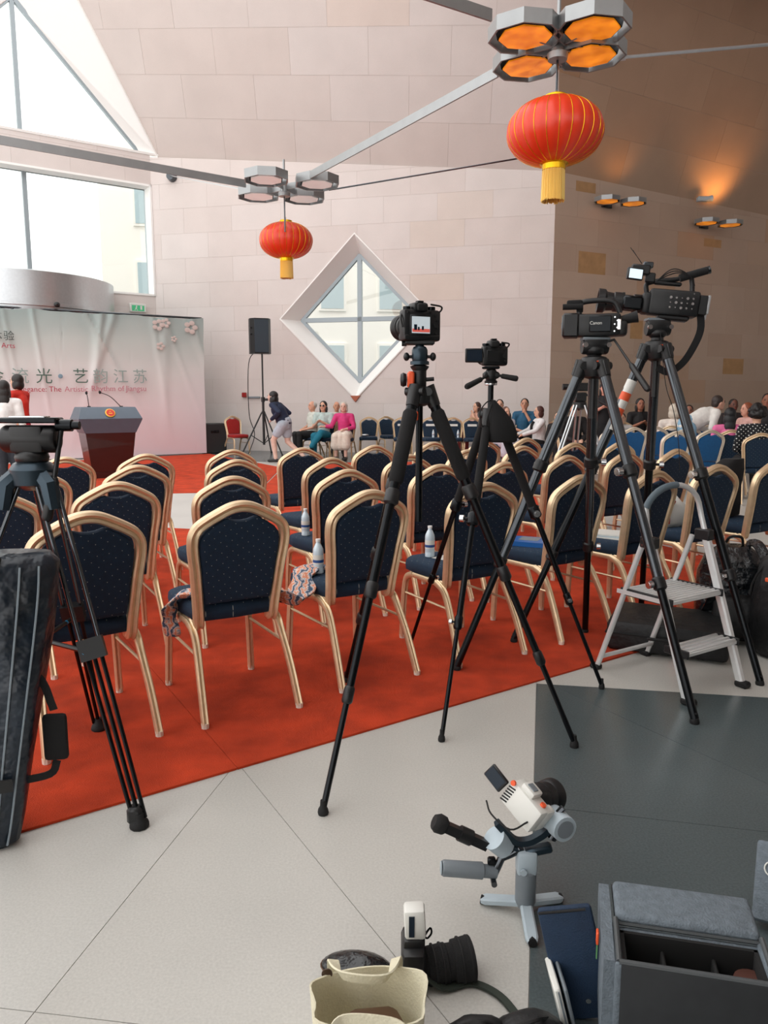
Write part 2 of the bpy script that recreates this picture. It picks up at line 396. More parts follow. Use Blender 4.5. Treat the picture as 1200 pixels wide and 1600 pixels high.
# splayed reveal, glazing bars and panes of the diamond window
win = struct(B().prism([(0, 0), (0.001, 0), (0, 0.001)], -0.2, -0.199, mW).obj('window_1', M['reveal']))
win = win
def diamond_window():
    global win
    bpy.data.objects.remove(win)
    k = 0.80; dep = -0.48; fr = 0.07
    inn = [(cx + (p[0] - cx) * k, cy + (p[1] - cy) * k) for p in (dT, dR, dB, dL)]
    outr = [dT, dR, dB, dL]
    b = B()
    for i in range(4):
        a0, a1, b0, b1 = outr[i], outr[(i + 1) % 4], inn[i], inn[(i + 1) % 4]
        v = [mW @ Vector((*a0, 0.035)), mW @ Vector((*a1, 0.035)), mW @ Vector((*b1, dep)), mW @ Vector((*b0, dep))]
        w2 = [q + (q - mW @ Vector((cx, cy, q_z))) * 0.02 for q, q_z in zip(v, (0.035, 0.035, dep, dep))]
        v1 = [b.bm.verts.new(q) for q in v]; v2 = [b.bm.verts.new(q) for q in w2]
        b._f(v1); b._f(v2[::-1])
        for j in range(4): b._f([v1[j], v2[j], v2[(j + 1) % 4], v1[(j + 1) % 4]])
    win = struct(b.obj('window_1', M['reveal'], ang=10, fix=True))
    g = 0.05
    fbm = B()
    for i in range(4):
        a, c_ = inn[i], inn[(i + 1) % 4]
        fbm.tube([mW @ Vector((*a, dep)), mW @ Vector((*c_, dep))], g, prof=[(-1, -1), (1, -1), (1, 1), (-1, 1)], up=mW.col[2].xyz)
    fbm.obj('window_frame', M['alu'], win)
    for (a, c_) in ((inn[0], inn[2]), (inn[3], inn[1])):
        q = B(); q.tube([mW @ Vector((*a, dep)), mW @ Vector((*c_, dep))], 0.055, prof=[(-1, -1), (1, -1), (1, 1), (-1, 1)], up=mW.col[2].xyz); q.obj('glazing_bar', M['alu'], win)
    for i in range(4):
        q = B(); q.prism([(cx, cy), inn[i], inn[(i + 1) % 4]], dep - 0.006, dep + 0.006, mW); q.obj('pane', M['glass'], win)
diamond_window()
tb = B(); tb.prism([(dB[0] - 0.13, dB[1] + 0.06), (dB[0] + 0.13, dB[1] + 0.06), (dB[0], dB[1] - 0.1)], 0.0, 0.05, mW)
tri_ = tb.obj('stone_wedge', mat('terracotta', (168, 92, 66), 0.7), wall_back)

# right wall
mR = basis(CR, RD, RN)
if mR.col[1].z < 0: mR = basis(CR, -RD, RN)
pR = lambda u, v: to_plane(mR, hit(u, v, CR, RN))
t5 = to_plane(mR, P5x); t2 = to_plane(mR, P2)
regR = [(0, 0), (t5[0], 0), t5, t2]
wall_right = backing('wall_right', mR, regR if area(regR) > 0 else regR[::-1])
panels(wall_right, mR, [regR], 1.32, 0.62, M['shaded_wall'], 0.008)
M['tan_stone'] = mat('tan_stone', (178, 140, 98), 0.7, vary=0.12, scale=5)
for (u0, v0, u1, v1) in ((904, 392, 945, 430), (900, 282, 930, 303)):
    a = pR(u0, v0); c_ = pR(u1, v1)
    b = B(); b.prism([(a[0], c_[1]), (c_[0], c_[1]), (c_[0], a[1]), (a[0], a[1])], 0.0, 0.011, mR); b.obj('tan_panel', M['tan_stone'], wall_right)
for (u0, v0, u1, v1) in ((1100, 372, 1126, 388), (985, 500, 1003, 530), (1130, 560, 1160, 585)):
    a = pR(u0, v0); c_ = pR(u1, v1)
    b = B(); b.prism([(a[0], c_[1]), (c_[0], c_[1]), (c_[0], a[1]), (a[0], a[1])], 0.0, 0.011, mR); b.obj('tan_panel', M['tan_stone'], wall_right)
# ceiling: two slopes
mA = basis(P1, P2 - P1, NA)
regA = [to_plane(mA, p) for p in (P1, P2, P4, P3x)]
ceil = backing('ceiling', mA, regA if area(regA) > 0 else regA[::-1], 0.2)
panels(ceil, mA, [regA], 1.9, 0.95, M['ceiling_stone'], 0.008, gap=0.004)
P6 = P4 + Vector((14, -6, 0)) ; P6 = P6 - NB * ((P6 - P2).dot(NB))
mB = basis(P2, P5 - P2, NB)
P4b = P4 + (P4 - P2) * 0.9
P6 = P4b + (P5x - P2) * 1.0
regB = [to_plane(mB, p) for p in (P2, P5x, P6, P4b)]
ceilR = backing('ceiling_right', mB, regB if area(regB) > 0 else regB[::-1], 0.2)
panels(ceilR, mB, [regB], 1.9, 0.95, M['shaded_ceiling'], 0.008, gap=0.004)
print('ceil pts', P4, P4b, P5x, P6, P3x)

# left wall with the rectangular and the triangular window
mL = basis(CL, LD, LN)
if mL.col[1].z < 0: mL = basis(CL, -LD, LN)
pL = lambda u, v: to_plane(mL, hit(u, v, CL, LN))
sgn = 1 if to_plane(mL, CL + LD)[0] > 0 else -1
# rectangle opening (plane coords)
r_tr = pL(236, 290); r_br = pL(241, 463); ry1 = (r_tr[1] + pL(80, 263)[1]) / 2; ry0 = r_br[1]; rx0 = r_tr[0]
far = -16.5 if sgn < 0 else 16.5
tb1 = pL(245, 246); ty0 = pL(220, 240)[1]
print('left wall', sgn, r_tr, r_br, ry1, pL(80, 263), pL(0, 205), pL(220, 240), to_plane(mL, P1), to_plane(mL, P3x))
def X(v): return v
xe = rx0; xfar = far
rxfar = rx0 + sgn * 9.0
p3 = to_plane(mL, P3x); p1 = to_plane(mL, P1)
wreg = [[(0, 0), (xe, 0), (xe, ry1), (0, ry1)], [(xe, 0), (rxfar, 0), (rxfar, ry0), (xe, ry0)], [(rxfar, 0), (xfar, 0), (xfar, ry1), (rxfar, ry1)],
        [(0, ry1), (xfar, ry1), (xfar, ty0), (0, ty0)]]
lb = B()
for r in wreg: lb.prism(r if area(r) > 0 else r[::-1], -0.02, 0.0, mL)
wall_left = struct(lb.obj('wall_left', M['backing']))
panels(wall_left, mL, wreg, 1.32, 0.62, M['wall_stone'], 0.008)
DEP = -0.42
def edge_reveal(a, b_, a2, b2, m, parent, name='window_reveal'):
    q = B(); v = [m @ Vector((*a, 0.03)), m @ Vector((*b_, 0.03)), m @ Vector((*b2, DEP)), m @ Vector((*a2, DEP))]
    n = (v[1] - v[0]).cross(v[3] - v[0]).normalized() * 0.05
    f0 = [q.bm.verts.new(p) for p in v]; f1 = [q.bm.verts.new(p + n) for p in v]
    q._f(f0); q._f(f1[::-1])
    for j in range(4): q._f([f0[j], f1[j], f1[(j + 1) % 4], f0[(j + 1) % 4]])
    return q.obj(name, M['reveal'], parent)
def bar(a, b_, m, parent, r=0.05, name='glazing_bar', z=DEP):
    q = B(); q.tube([m @ Vector((*a, z)), m @ Vector((*b_, z))], r, prof=[(-1, -1), (1, -1), (1, 1), (-1, 1)], up=m.col[2].xyz); return q.obj(name, M['alu'], parent)
def lwin(name, pts, outer):
    fr = B()
    for i in range(len(pts)):
        a, c_ = pts[i], pts[(i + 1) % len(pts)]
        fr.tube([mL @ Vector((*a, DEP)), mL @ Vector((*c_, DEP))], 0.05, prof=[(-1, -1), (1, -1), (1, 1), (-1, 1)], up=mL.col[2].xyz)
    o = struct(fr.obj(name, M['alu']))
    for i in range(len(pts)): edge_reveal(outer[i], outer[(i + 1) % len(pts)], pts[i], pts[(i + 1) % len(pts)], mL, o)
    return o
def pD(u, v): return to_plane(mL, hit(u, v, CL + LN * DEP, LN))
rect_o = [(xe, ry0), (xe, ry1), (rxfar, ry1), (rxfar, ry0)]
w2 = lwin('window_2', rect_o, rect_o)
mx_ = pD(42, 350)[0]
for k in range(3):
    x0 = mx_ + sgn * (k * abs(mx_ - xe)); bar((x0, ry0), (x0, ry1), mL, w2)
xs_ = [xe] + [mx_ + sgn * k * abs(mx_ - xe) for k in range(3)] + [rxfar]
for a, c_ in zip(xs_, xs_[1:]):
    q = B(); q.prism([(min(a, c_), ry0), (max(a, c_), ry0), (max(a, c_), ry1), (min(a, c_), ry1)], DEP - 0.006, DEP + 0.006, mL); q.obj('pane', M['glass'], w2)
# triangle
g_r = pD(219, 240); g_m0 = pD(31, 207); g_top = pD(22, 0)
sl = (g_top[1] - g_r[1]) / (g_top[0] - g_r[0]); g_ty = g_r[1] + sl * (g_m0[0] - g_r[0]); g_top = (g_m0[0], g_ty); g_l = (2 * g_m0[0] - g_r[0], g_r[1])
o_r = (p1[0] * 1.0 + sgn * 0.02, ty0); so = (p3[1] - p1[1]) / (p3[0] - p1[0]); o_top = (g_m0[0], p1[1] + so * (g_m0[0] - p1[0])); o_l = (2 * g_m0[0] - o_r[0], ty0)
w3 = lwin('window_3', [g_r, g_top, g_l], [o_r, o_top, o_l])
bar((g_m0[0], g_r[1]), g_top, mL, w3)
for a, c_ in ((g_r, (g_m0[0], g_r[1])), ((g_m0[0], g_r[1]), g_l)):
    q = B(); q.prism([a, g_top, c_], DEP - 0.006, DEP + 0.006, mL); q.obj('pane', M['glass'], w3)

# unseen shell added to darken foreground and right: low ceiling, back and right walls
b = B(); b.box((8.0, -4.2, 4.1), (21, 8.6, 0.3)); struct(b.obj('ceiling_shade_low', M['reveal']))
b = B(); b.box((9.5, -8.6, 2.0), (18, 0.3, 4.2)); struct(b.obj('wall_shade_front', M['wall_stone']))
pe = CR + RD * (t5[0] * (1 if mR.col[0].xyz.dot(RD) > 0 else -1))
print('right wall end', pe)
b = B(); b.tube([(pe.x, pe.y, 4), (15.5, -8.6, 4)], 4.0, prof=[(-0.03, -1), (0.03, -1), (0.03, 2.4), (-0.03, 2.4)], up=(0, 0, 1)); struct(b.obj('wall_shade_right', M['wall_stone']))

b = B(); b.box((12.7, 3.5, 9.6), (24, 20, 0.3)); struct(b.obj('ceiling_shade_upper', M['ceiling_stone']))  # unseen slab added overhead to keep sky light off the right side
b = B(); q_ = [b.bm.verts.new(p) for p in ((1.2, 13.45, 9.6), (24.5, 13.45, 9.6), (24.5, 23, 18.0), (1.2, 14.2, 18.2))]; q2_ = [b.bm.verts.new(v.co + Vector((0, -.2, .25))) for v in q_]  # unseen sloped slab, added to close the gap and darken the right
b._f(q_); b._f(q2_[::-1])
for j in range(4): b._f([q_[j], q2_[j], q2_[(j + 1) % 4], q_[(j + 1) % 4]])
struct(b.obj('ceiling_shade_slope', M['ceiling_stone']))
# carpets
def carpet(name, pts, label, z1=0.009, m=None):
    q = [(p.x, p.y) for p in pts]; q = q if area(q) > 0 else q[::-1]
    b = B(); b.prism(q, 0.0005, z1); o = b.obj(name, m or M['carpet'], ang=20); return tag(o, label, 'carpet')
def meet(a, b_, c_, d):
    a, b_, c_, d = [Vector(x[:2]) for x in (a, b_, c_, d)]; r = b_ - a; s_ = d - c_
    t = ((c_ - a).x * s_.y - (c_ - a).y * s_.x) / (r.x * s_.y - r.y * s_.x); p = a + r * t; return Vector((p.x, p.y, 0))
E0, E1 = un(50, 1297), un(1025, 1011); S0, S1 = un(368, 1200), un(213, 1020)
fL, fR = un(275, 827), un(1163, 885)
s_near = meet(E0, E1, S0, S1); s_far = meet(fL, un(-200, 802), S0, S1)
e_left = E0 + (E0 - E1).normalized() * 3.5
carpet('red_carpet', [e_left, s_near - UD * 0.0012, s_far - UD * 0.0012, s_far - UD * 6.0], 'red carpet under the left block of chairs, left of the seam')
sR = UD * 0.0012
rr = [s_near + sR, E1, un(1150, 975), un(1210, 905), un(1165, 886), un(948, 832), un(845, 722), un(560, 722), un(442, 731.3), un(404, 769.6), un(325, 829), s_far + sR]
carpet('red_carpet', rr, 'large red carpet under the right block of chairs, right of the seam')
carpet('red_carpet', [un(-60, 776), un(402, 769), un(440, 731), un(327, 709.5), un(-60, 729)], 'red carpet in front of the printed backdrop, under the lectern')

# ------------------------------------------------------------------ banquet chairs
FR_PROF = [(-1, -.55), (-.62, -1), (-.2, -.85), (0, -.6), (.2, -.85), (.62, -1), (1, -.55), (1, .55), (.62, 1), (.2, .85), (0, .6), (-.2, .85), (-.62, 1), (-1, .55)]
def back_y(z): return -0.185 - (z - 0.45) * 0.19
HALF = [(.172, .40), (.176, .46), (.184, .55), (.194, .65), (.204, .72), (.207, .768), (.202, .803), (.183, .834), (.145, .860), (.10, .884), (.06, .903), (.03, .912), (0, .915)]
def make_chair(label, fb='navy_back', fs='navy_seat', frame='gold', cat='chair'):
    t = thing('banquet_chair', label, cat)
    pts = [Vector((-x, back_y(z), z)) for x, z in HALF] + [Vector((x, back_y(z), z)) for x, z in HALF[-2::-1]]
    hook = [Vector((.170, -.135, .392)), Vector((.170, -.165, .390))]
    full = [Vector((-p.x, p.y, p.z)) for p in hook] + pts + hook[::-1]
    b = B(); b.tube(spline(full, 3), 0.0225, prof=[(p[0] * 1.0, p[1] * 1.05) for p in FR_PROF], up=(0, -1, -.2)); b.obj('back_frame', M[frame], t)
    # padded back with the dip under the top rail
    out = []
    for x, z in [(.150, .485), (.160, .55), (.170, .65), (.178, .72), (.181, .762), (.175, .790), (.155, .816), (.118, .842), (.078, .864)]: out.append((x, z))
    dip = [(.06, .867), (.03, .857), (0, .854)]
    half = out + dip
    poly = half + [(-x, z) for x, z in half[-2::-1]]
    b = B(); n = len(poly)
    rings = []
    for off, sc in ((-.020, .90), (-.019, .965), (-.008, 1.0), (.010, 1.0), (.030, .955), (.034, .86)):
        cz = .68
        rings.append([b.bm.verts.new(Vector((x * sc, back_y(cz + (z - cz) * sc) + off, cz + (z - cz) * sc + (1 - sc) * 0.0))) for x, z in poly])
    for A, Bb in zip(rings, rings[1:]):
        for k in range(n): b._f([A[k], A[(k + 1) % n], Bb[(k + 1) % n], Bb[k]])
    b._f(rings[0][::-1]); b._f(rings[-1]); b.obj('backrest', M[fb], t, ang=60)
    # seat
    b = B()
    sp_ = [(-.19, -.185), (-.2, -.05), (-.215, .10), (-.205, .19), (-.15, .235), (0, .25), (.15, .235), (.205, .19), (.215, .10), (.2, -.05), (.19, -.185), (0, -.2)]
    n = len(sp_); rings = []
    for z, sc in ((.405, .93), (.412, .985), (.440, 1.0), (.465, .985), (.478, .94), (.484, .80), (.486, .4)):
        rings.append([b.bm.verts.new(Vector((x * sc, .02 + (y - .02) * sc, z))) for x, y in sp_])
    for A, Bb in zip(rings, rings[1:]):
        for k in range(n): b._f([A[k], A[(k + 1) % n], Bb[(k + 1) % n], Bb[k]])
    b._f(rings[0][::-1]); b._f(rings[-1]); b.obj('seat', M[fs], t, ang=70)
    LP = [(p[0] * .9, p[1] * 1.0) for p in FR_PROF]
    for s_ in (-1, 1):
        x = .198 * s_
        fl = spline([(x * 1.06, .215, .012), (x * 1.03, .21, .2), (x, .2, .33), (x, .17, .375), (x, .11, .395)], 3)
        rl = spline([(x * 1.09, -.36, .012), (x * 1.05, -.29, .18), (x, -.215, .32), (x, -.17, .372), (x, -.11, .395)], 3)
        for pts_ in (fl, rl):
            b = B(); b.tube(pts_, .0170, prof=LP, up=(0, 1, .3)); l = b.obj('leg', M[frame], t)
            b = B(); e = pts_[0]; b.cyl((e.x, e.y, 0), (e.x, e.y, .022), .0165, .0175, 8); b.obj('foot_cap', M['cap'], l)
        b = B(); b.tube([(x, .12, .393), (x, -.12, .393)], .0145, prof=LP, up=(0, 0, 1)); b.obj('seat_rail', M[frame], t)
        b = B(); b.cyl((x * 1.02, .205, .275), (x * 1.02, -.238, .275), .007, n=6); b.obj('stretcher', M[frame], t)
    return t
M['cap'] = mat('clear_plastic_cap', (225, 215, 200), 0.3)
TOPX = Vector((0, back_y(.93), .93))
chair0 = make_chair('')
used = [False]
def place_chair(u, v, rz, label, group=None, src=None, z=.932, loc=None):
    src = src or chair0
    if src is chair0 and not used[0]: o = chair0; used[0] = True
    else: o = copy_tree(src)
    rot = Matrix.Rotation(rz, 3, 'Z')
    if loc is None:
        p = un(u, v, z); off = rot @ TOPX; loc = Vector((p.x - off.x, p.y - off.y, 0))
    o.location = loc; o.location.z = Z0(loc) ; o.rotation_euler = (0, 0, rz); o['label'] = label
    if group: o['group'] = group
    return o
def Z0(p): return 0.009
ORD = ['nearest row', 'second row', 'third row', 'fourth row', 'fifth row']
NUM = ['first', 'second', 'third', 'fourth', 'fifth', 'sixth', 'seventh']
FACE = R(31.3)
CH = {}
RB = [[(377, 788), (364, 748), (370, 721), (363, 705)], [(580, 770), (544, 737), (518, 718), (473, 702)], [(760, 758), (688, 729), (640, 713), (586, 698)],
      [(910, 746), (790, 725), (732, 705), (678, 693)], [(1026, 738), (888, 714), (818, 699), (758, 690)], [(1123, 729), (980, 709), (898, 694), (824, 686)], [(1215, 722), (1059, 704), (970, 693)]]
for c_, colm in enumerate(RB):
    for r_, (u, v) in enumerate(colm):
        CH['M', c_, r_] = place_chair(u, v, FACE + R(random.uniform(-3, 3)), 'navy dotted gold-framed chair, %s from camera, %s chair right of aisle' % (ORD[r_], NUM[c_]), 'banquet chairs right of the aisle')
for c_, colm in enumerate([[(136, 805), (182, 757), (214, 730), (228, 712)], [(-15, 772), (50, 738), (100, 717)]]):
    for r_, (u, v) in enumerate(colm):
        CH['L', c_, r_] = place_chair(u, v, FACE + R(random.uniform(-3, 3)), 'navy dotted gold-framed chair, %s, %s' % (ORD[r_], 'left side of aisle, beside the aisle' if c_ == 0 else 'left block, second from the aisle'), 'banquet chairs left of the aisle')
FARL = ['bright blue chair beside black tripod, leftmost of far right rows', 'bright blue chair right of leftmost far chair, behind thin tripod leg', 'blue chair with narrow back behind the centre post of the right tripod', 'blue chair seen through the right video tripod legs',
        'blue chair directly in front of the bending man in white', 'blue chair half hidden behind another, before the woman in pink', 'blue chair beside the pink-clad woman, left of a pair', 'blue chair right of a pair, left of polka dot shirt', 'blue chair at right edge behind the polka dot shirt']
FARP = [(960, 670, 25), (992, 668, 20), (1026, 667, 18), (1059, 674, 22), (1078, 667, 18), (1106, 665, 14), (1112, 672, 18), (1148, 670, 16), (1199, 668, 12)]
far0 = make_chair('', 'brightlit_blue', 'brightlit_blue', 'pale_frame')
for i, (u, v, a) in enumerate(FARP):
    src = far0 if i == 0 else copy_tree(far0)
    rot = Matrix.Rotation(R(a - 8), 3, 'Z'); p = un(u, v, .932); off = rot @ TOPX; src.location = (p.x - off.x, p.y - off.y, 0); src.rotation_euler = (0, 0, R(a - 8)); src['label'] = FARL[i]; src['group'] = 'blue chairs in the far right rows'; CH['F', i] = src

# ------------------------------------------------------------------ more helpers
def text_obj(s, size, m, matl, parent, name='lettering', ext=0.001, align='CENTER', font=None, xs=1.0):
    cu = bpy.data.curves.new('t', 'FONT'); cu.body = s; cu.size = size; cu.align_x = align; cu.extrude = ext; cu.resolution_u = 3
    o = bpy.data.objects.new('t', cu); C.objects.link(o); dg = bpy.context.evaluated_depsgraph_get(); dg.update()
    me = bpy.data.meshes.new_from_object(o.evaluated_get(dg)); bpy.data.objects.remove(o)
    me.transform(m @ Matrix.Diagonal((xs, 1, 1, 1))); me.materials.clear(); me.materials.append(matl); me.name = name
    r = bpy.data.objects.new(name, me); C.objects.link(r); r.parent = parent; return r
def face_m(origin, right, up):
    r = Vector(right).normalized(); u_ = Vector(up); u_ = (u_ - r * u_.dot(r)).normalized(); n = r.cross(u_)
    m = Matrix((r, u_, n)).transposed().to_4x4(); m.translation = Vector(origin); return m
M['orange_plastic'] = mat('orange_plastic', (235, 92, 48), 0.45)
M['lcd'] = mat('screen_pale', (190, 200, 205), 0.2, emit=0.5)
M['lcd_dark'] = mat('screen_dark', (24, 38, 52), 0.12)
M['chrome'] = mat('chrome', (210, 212, 214), 0.15, 1.0)
M['grey_plastic'] = mat('grey_plastic', (120, 128, 134), 0.45, vary=0.05, scale=30)
M['pale_plastic'] = mat('pale_grey_plastic', (176, 190, 198), 0.45, vary=0.04, scale=30)
M['white_plastic'] = mat('white_plastic', (222, 222, 216), 0.4)
M['foam'] = mat('black_foam', (22, 22, 23), 0.95, bump=0.3, bscale=400)
M['lens_glass'] = mat('lens_glass', (18, 24, 40), 0.05, coat=1.0)
M['dark_blue_metal'] = mat('dark_teal_metal', (52, 66, 76), 0.3, 0.6)

# ------------------------------------------------------------------ tripods
def FLZ(p):
    e = E1 - E0; return .0095 if (p[0] - E0.x) * -e.y + (p[1] - E0.y) * e.x > 0 else 0.0
def vfrac(P0, P1, v):
    lo, hi = 0.0, 1.0
    def pv(t):
        p = P0.lerp(P1, t); z = p.z - CAM_H
        return 800 - FPX * (p.y * math.sin(TILT) + z * math.cos(TILT)) / (p.y * math.cos(TILT) - z * math.sin(TILT))
    for _ in range(30):
        mid = (lo + hi) / 2
        if pv(mid) < v: lo = mid
        else: hi = mid
    return lo
def tripod_legs(t, apex, feet, hub_r, secs, clamp='black', knob=None, footr=.014, hubm='black', twin=0.0, tdir=None):
    """apex and feet in world space; secs = [(fraction end, radius, material)]"""
    loc = t.location; A = Vector(apex) - loc
    for i, f in enumerate(feet):
        F = Vector(f) - loc; zc_ = FLZ(f); F.z = footr * 1.2 + zc_
        out = Vector((F.x - A.x, F.y - A.y, 0)).normalized(); S = A + out * hub_r
        side = tdir or out.cross(Vector((0, 0, 1)))
        f0 = 0.0; leg = None
        for j, (f1, r, mm) in enumerate(secs):
            a = S.lerp(F, f0); b_ = S.lerp(F, f1); b = B()
            if twin and j == 0:
                for q in (-1, 1): b.cyl(a + side * twin * q, b_ + side * twin * q, r, n=10)
            elif twin and j == 1:
                for q in (-.8, 0, .8): b.cyl(a + side * twin * q, b_ + side * twin * q * .8, r * .8, n=8)
            else: b.cyl(a, b_, r, n=14)
            if leg is None:
                leg = b.obj('leg', M[mm], t)
                q = B(); d = (F - S).normalized(); q.cyl(S - d * .02, S + d * .06, r * 1.5, r * 1.15, 12)
                q.cyl(S - side * r * 1.9, S + side * r * 1.9, r * .8, n=10); q.obj('hinge', M[hubm], leg)
            else: b.obj('lower_tube', M[mm], leg)
            if f1 < 0.99:
                d = (F - S).normalized(); p = S.lerp(F, f1); q = B()
                if twin: q.tube([p - d * .035, p + d * .035], 1.0, prof=[(-twin * 1.35, -.018), (twin * 1.35, -.018), (twin * 1.35, .018), (-twin * 1.35, .018)], up=side.cross(d))
                else: q.tube([p - d * .03, p - d * .022, p + d * .022, p + d * .03], [r * 1.02, r * 1.35, r * 1.4, r * 1.05], 12)
                if knob:
                    q.cyl(p, p + side * r * 2.6, r * .35, n=6)
                q.obj('leg_lock', M[clamp], leg)
                if knob:
                    q = B(); q.cyl(p + side * r * 2.1, p + side * r * 3.0, r * .8, n=10); q.cyl(p + side * r * 3.0, p + side * r * 3.1, r * .5, n=10); q.obj('lock_knob', M[knob], leg)
            f0 = f1
        q = B(); q.lathe([(footr * .6, .05), (footr * .7, .03), (footr * 1.1, .02), (footr * 1.25, .008), (footr * 1.15, 0.0)], 10, c=(F.x, F.y, zc_)); q.obj('rubber_foot', M['black_rubber'], leg)
    return A
FZ = 0.009
# T1: photo tripod with ball head, nearest the camera
def tri_center(fs): return Vector((sum(f.x for f in fs) / 3, sum(f.y for f in fs) / 3, 0))
f1 = [un(505, 1272), un(897, 1167), un(541, 1068)]; c1 = tri_center(f1)
a1 = at(660, 612, c1.y); a1.x = (a1.x + c1.x) / 2
t1 = thing('photo_tripod', 'tall black photo tripod with orange parts, standing nearest in the middle', 'tripod', c1)
S0_ = a1; fr = [vfrac(a1, f1[0], 777), vfrac(a1, f1[0], 924), vfrac(a1, f1[0], 1090)]
A1 = tripod_legs(t1, a1, f1, .035, [(fr[0], .020, 'black_metal'), (fr[1], .017, 'black_metal'), (fr[2], .014, 'black_metal'), (1.0, .011, 'black_metal')], clamp='black', footr=.015)
for i, f in enumerate(f1[:2]):
    F = Vector(f) - c1; S = A1 + Vector((F.x - A1.x, F.y - A1.y, 0)).normalized() * .035
    b = B(); p0, p1_ = S.lerp(F, .05), S.lerp(F, fr[0] * .86); b.tube([p0, p0.lerp(p1_, .04), p0.lerp(p1_, .96), p1_], [.021, .028, .028, .022], 14); b.obj('foam_grip', M['foam'], t1)
b = B(); x, y, z = A1; b.cyl((x, y, z - .50), (x, y, z + .02), .0135, n=14); b.obj('centre_column', M['black_metal'], t1)
b = B(); b.lathe([(.02, -.055), (.045, -.045), (.05, -.02), (.046, .012), (.03, .02)], 18, c=A1)
b.obj('hub', M['black'], t1)
hub_top = at(657, 575, c1.y) - c1
b = B(); b.lathe([(.022, 0), (.026, .01), (.026, hub_top.z - z - .01), (.034, hub_top.z - z), (.036, hub_top.z - z + .006), (.02, hub_top.z - z + .012)], 18, c=(x, y, z)); b.obj('column_collar', M['black'], t1)
b = B(); b.box((x - .034, y - .01, (z + hub_top.z) / 2 + .0), (.026, .05, .062), bev=.006); b.obj('collar_clamp', M['orange_plastic'], t1)
b = B(); b.lathe([(.004, -.012), (.022, -.01), (.027, 0), (.022, .012), (.004, .014)], 12, Euler((0, R(90), 0)).to_matrix(), (x - .062, y - .01, (z + hub_top.z) / 2)); b.obj('clamp_knob', M['black'], t1)
b = B(); b.cyl((x + .02, y, z + .045), (x + .055, y, z + .048), .008, n=10); b.obj('clamp_knob', M['black'], t1)
b = B(); d = (f1[0] - c1 - A1).normalized(); b.box(A1 + d * .10 + Vector((0, -.02, 0)), (.03, .012, .035), bev=.004); b.obj('leg_badge', M['orange_plastic'], t1)
hb = at(657, 570, c1.y) - c1; ht = at(657, 542, c1.y) - c1
b = B(); b.lathe([(.036, 0), (.036, .012), (.028, .016), (.03, .022), (.03, ht.z - hb.z - .012), (.024, ht.z - hb.z), (.012, ht.z - hb.z + .004)], 20, c=(x, y, hb.z))
b.ell((x, y, ht.z), (.018, .018, .016), 14, 8); b.cyl((x, y, ht.z + .005), (x, y, ht.z + .03), .008, n=10); bh = b.obj('ball_head', M['dark_blue_metal'], t1)
for s_ in (-1, 1):
    b = B(); b.cyl((x + s_ * .028, y, hb.z + .03), (x + s_ * .045, y, hb.z + .03), .006, n=8); b.ell((x + s_ * .05, y, hb.z + .03), (.012, .016, .016), 10, 8); b.obj('head_knob', M['black'], bh)
pz = at(657, 534, c1.y).z
b = B(); b.box((x, y, pz - .004), (.11, .055, .016), bev=.004); b.cyl((x - .068, y, pz - .006), (x - .05, y, pz - .006), .011, n=10); b.obj('quick_release_plate', M['black'], t1)

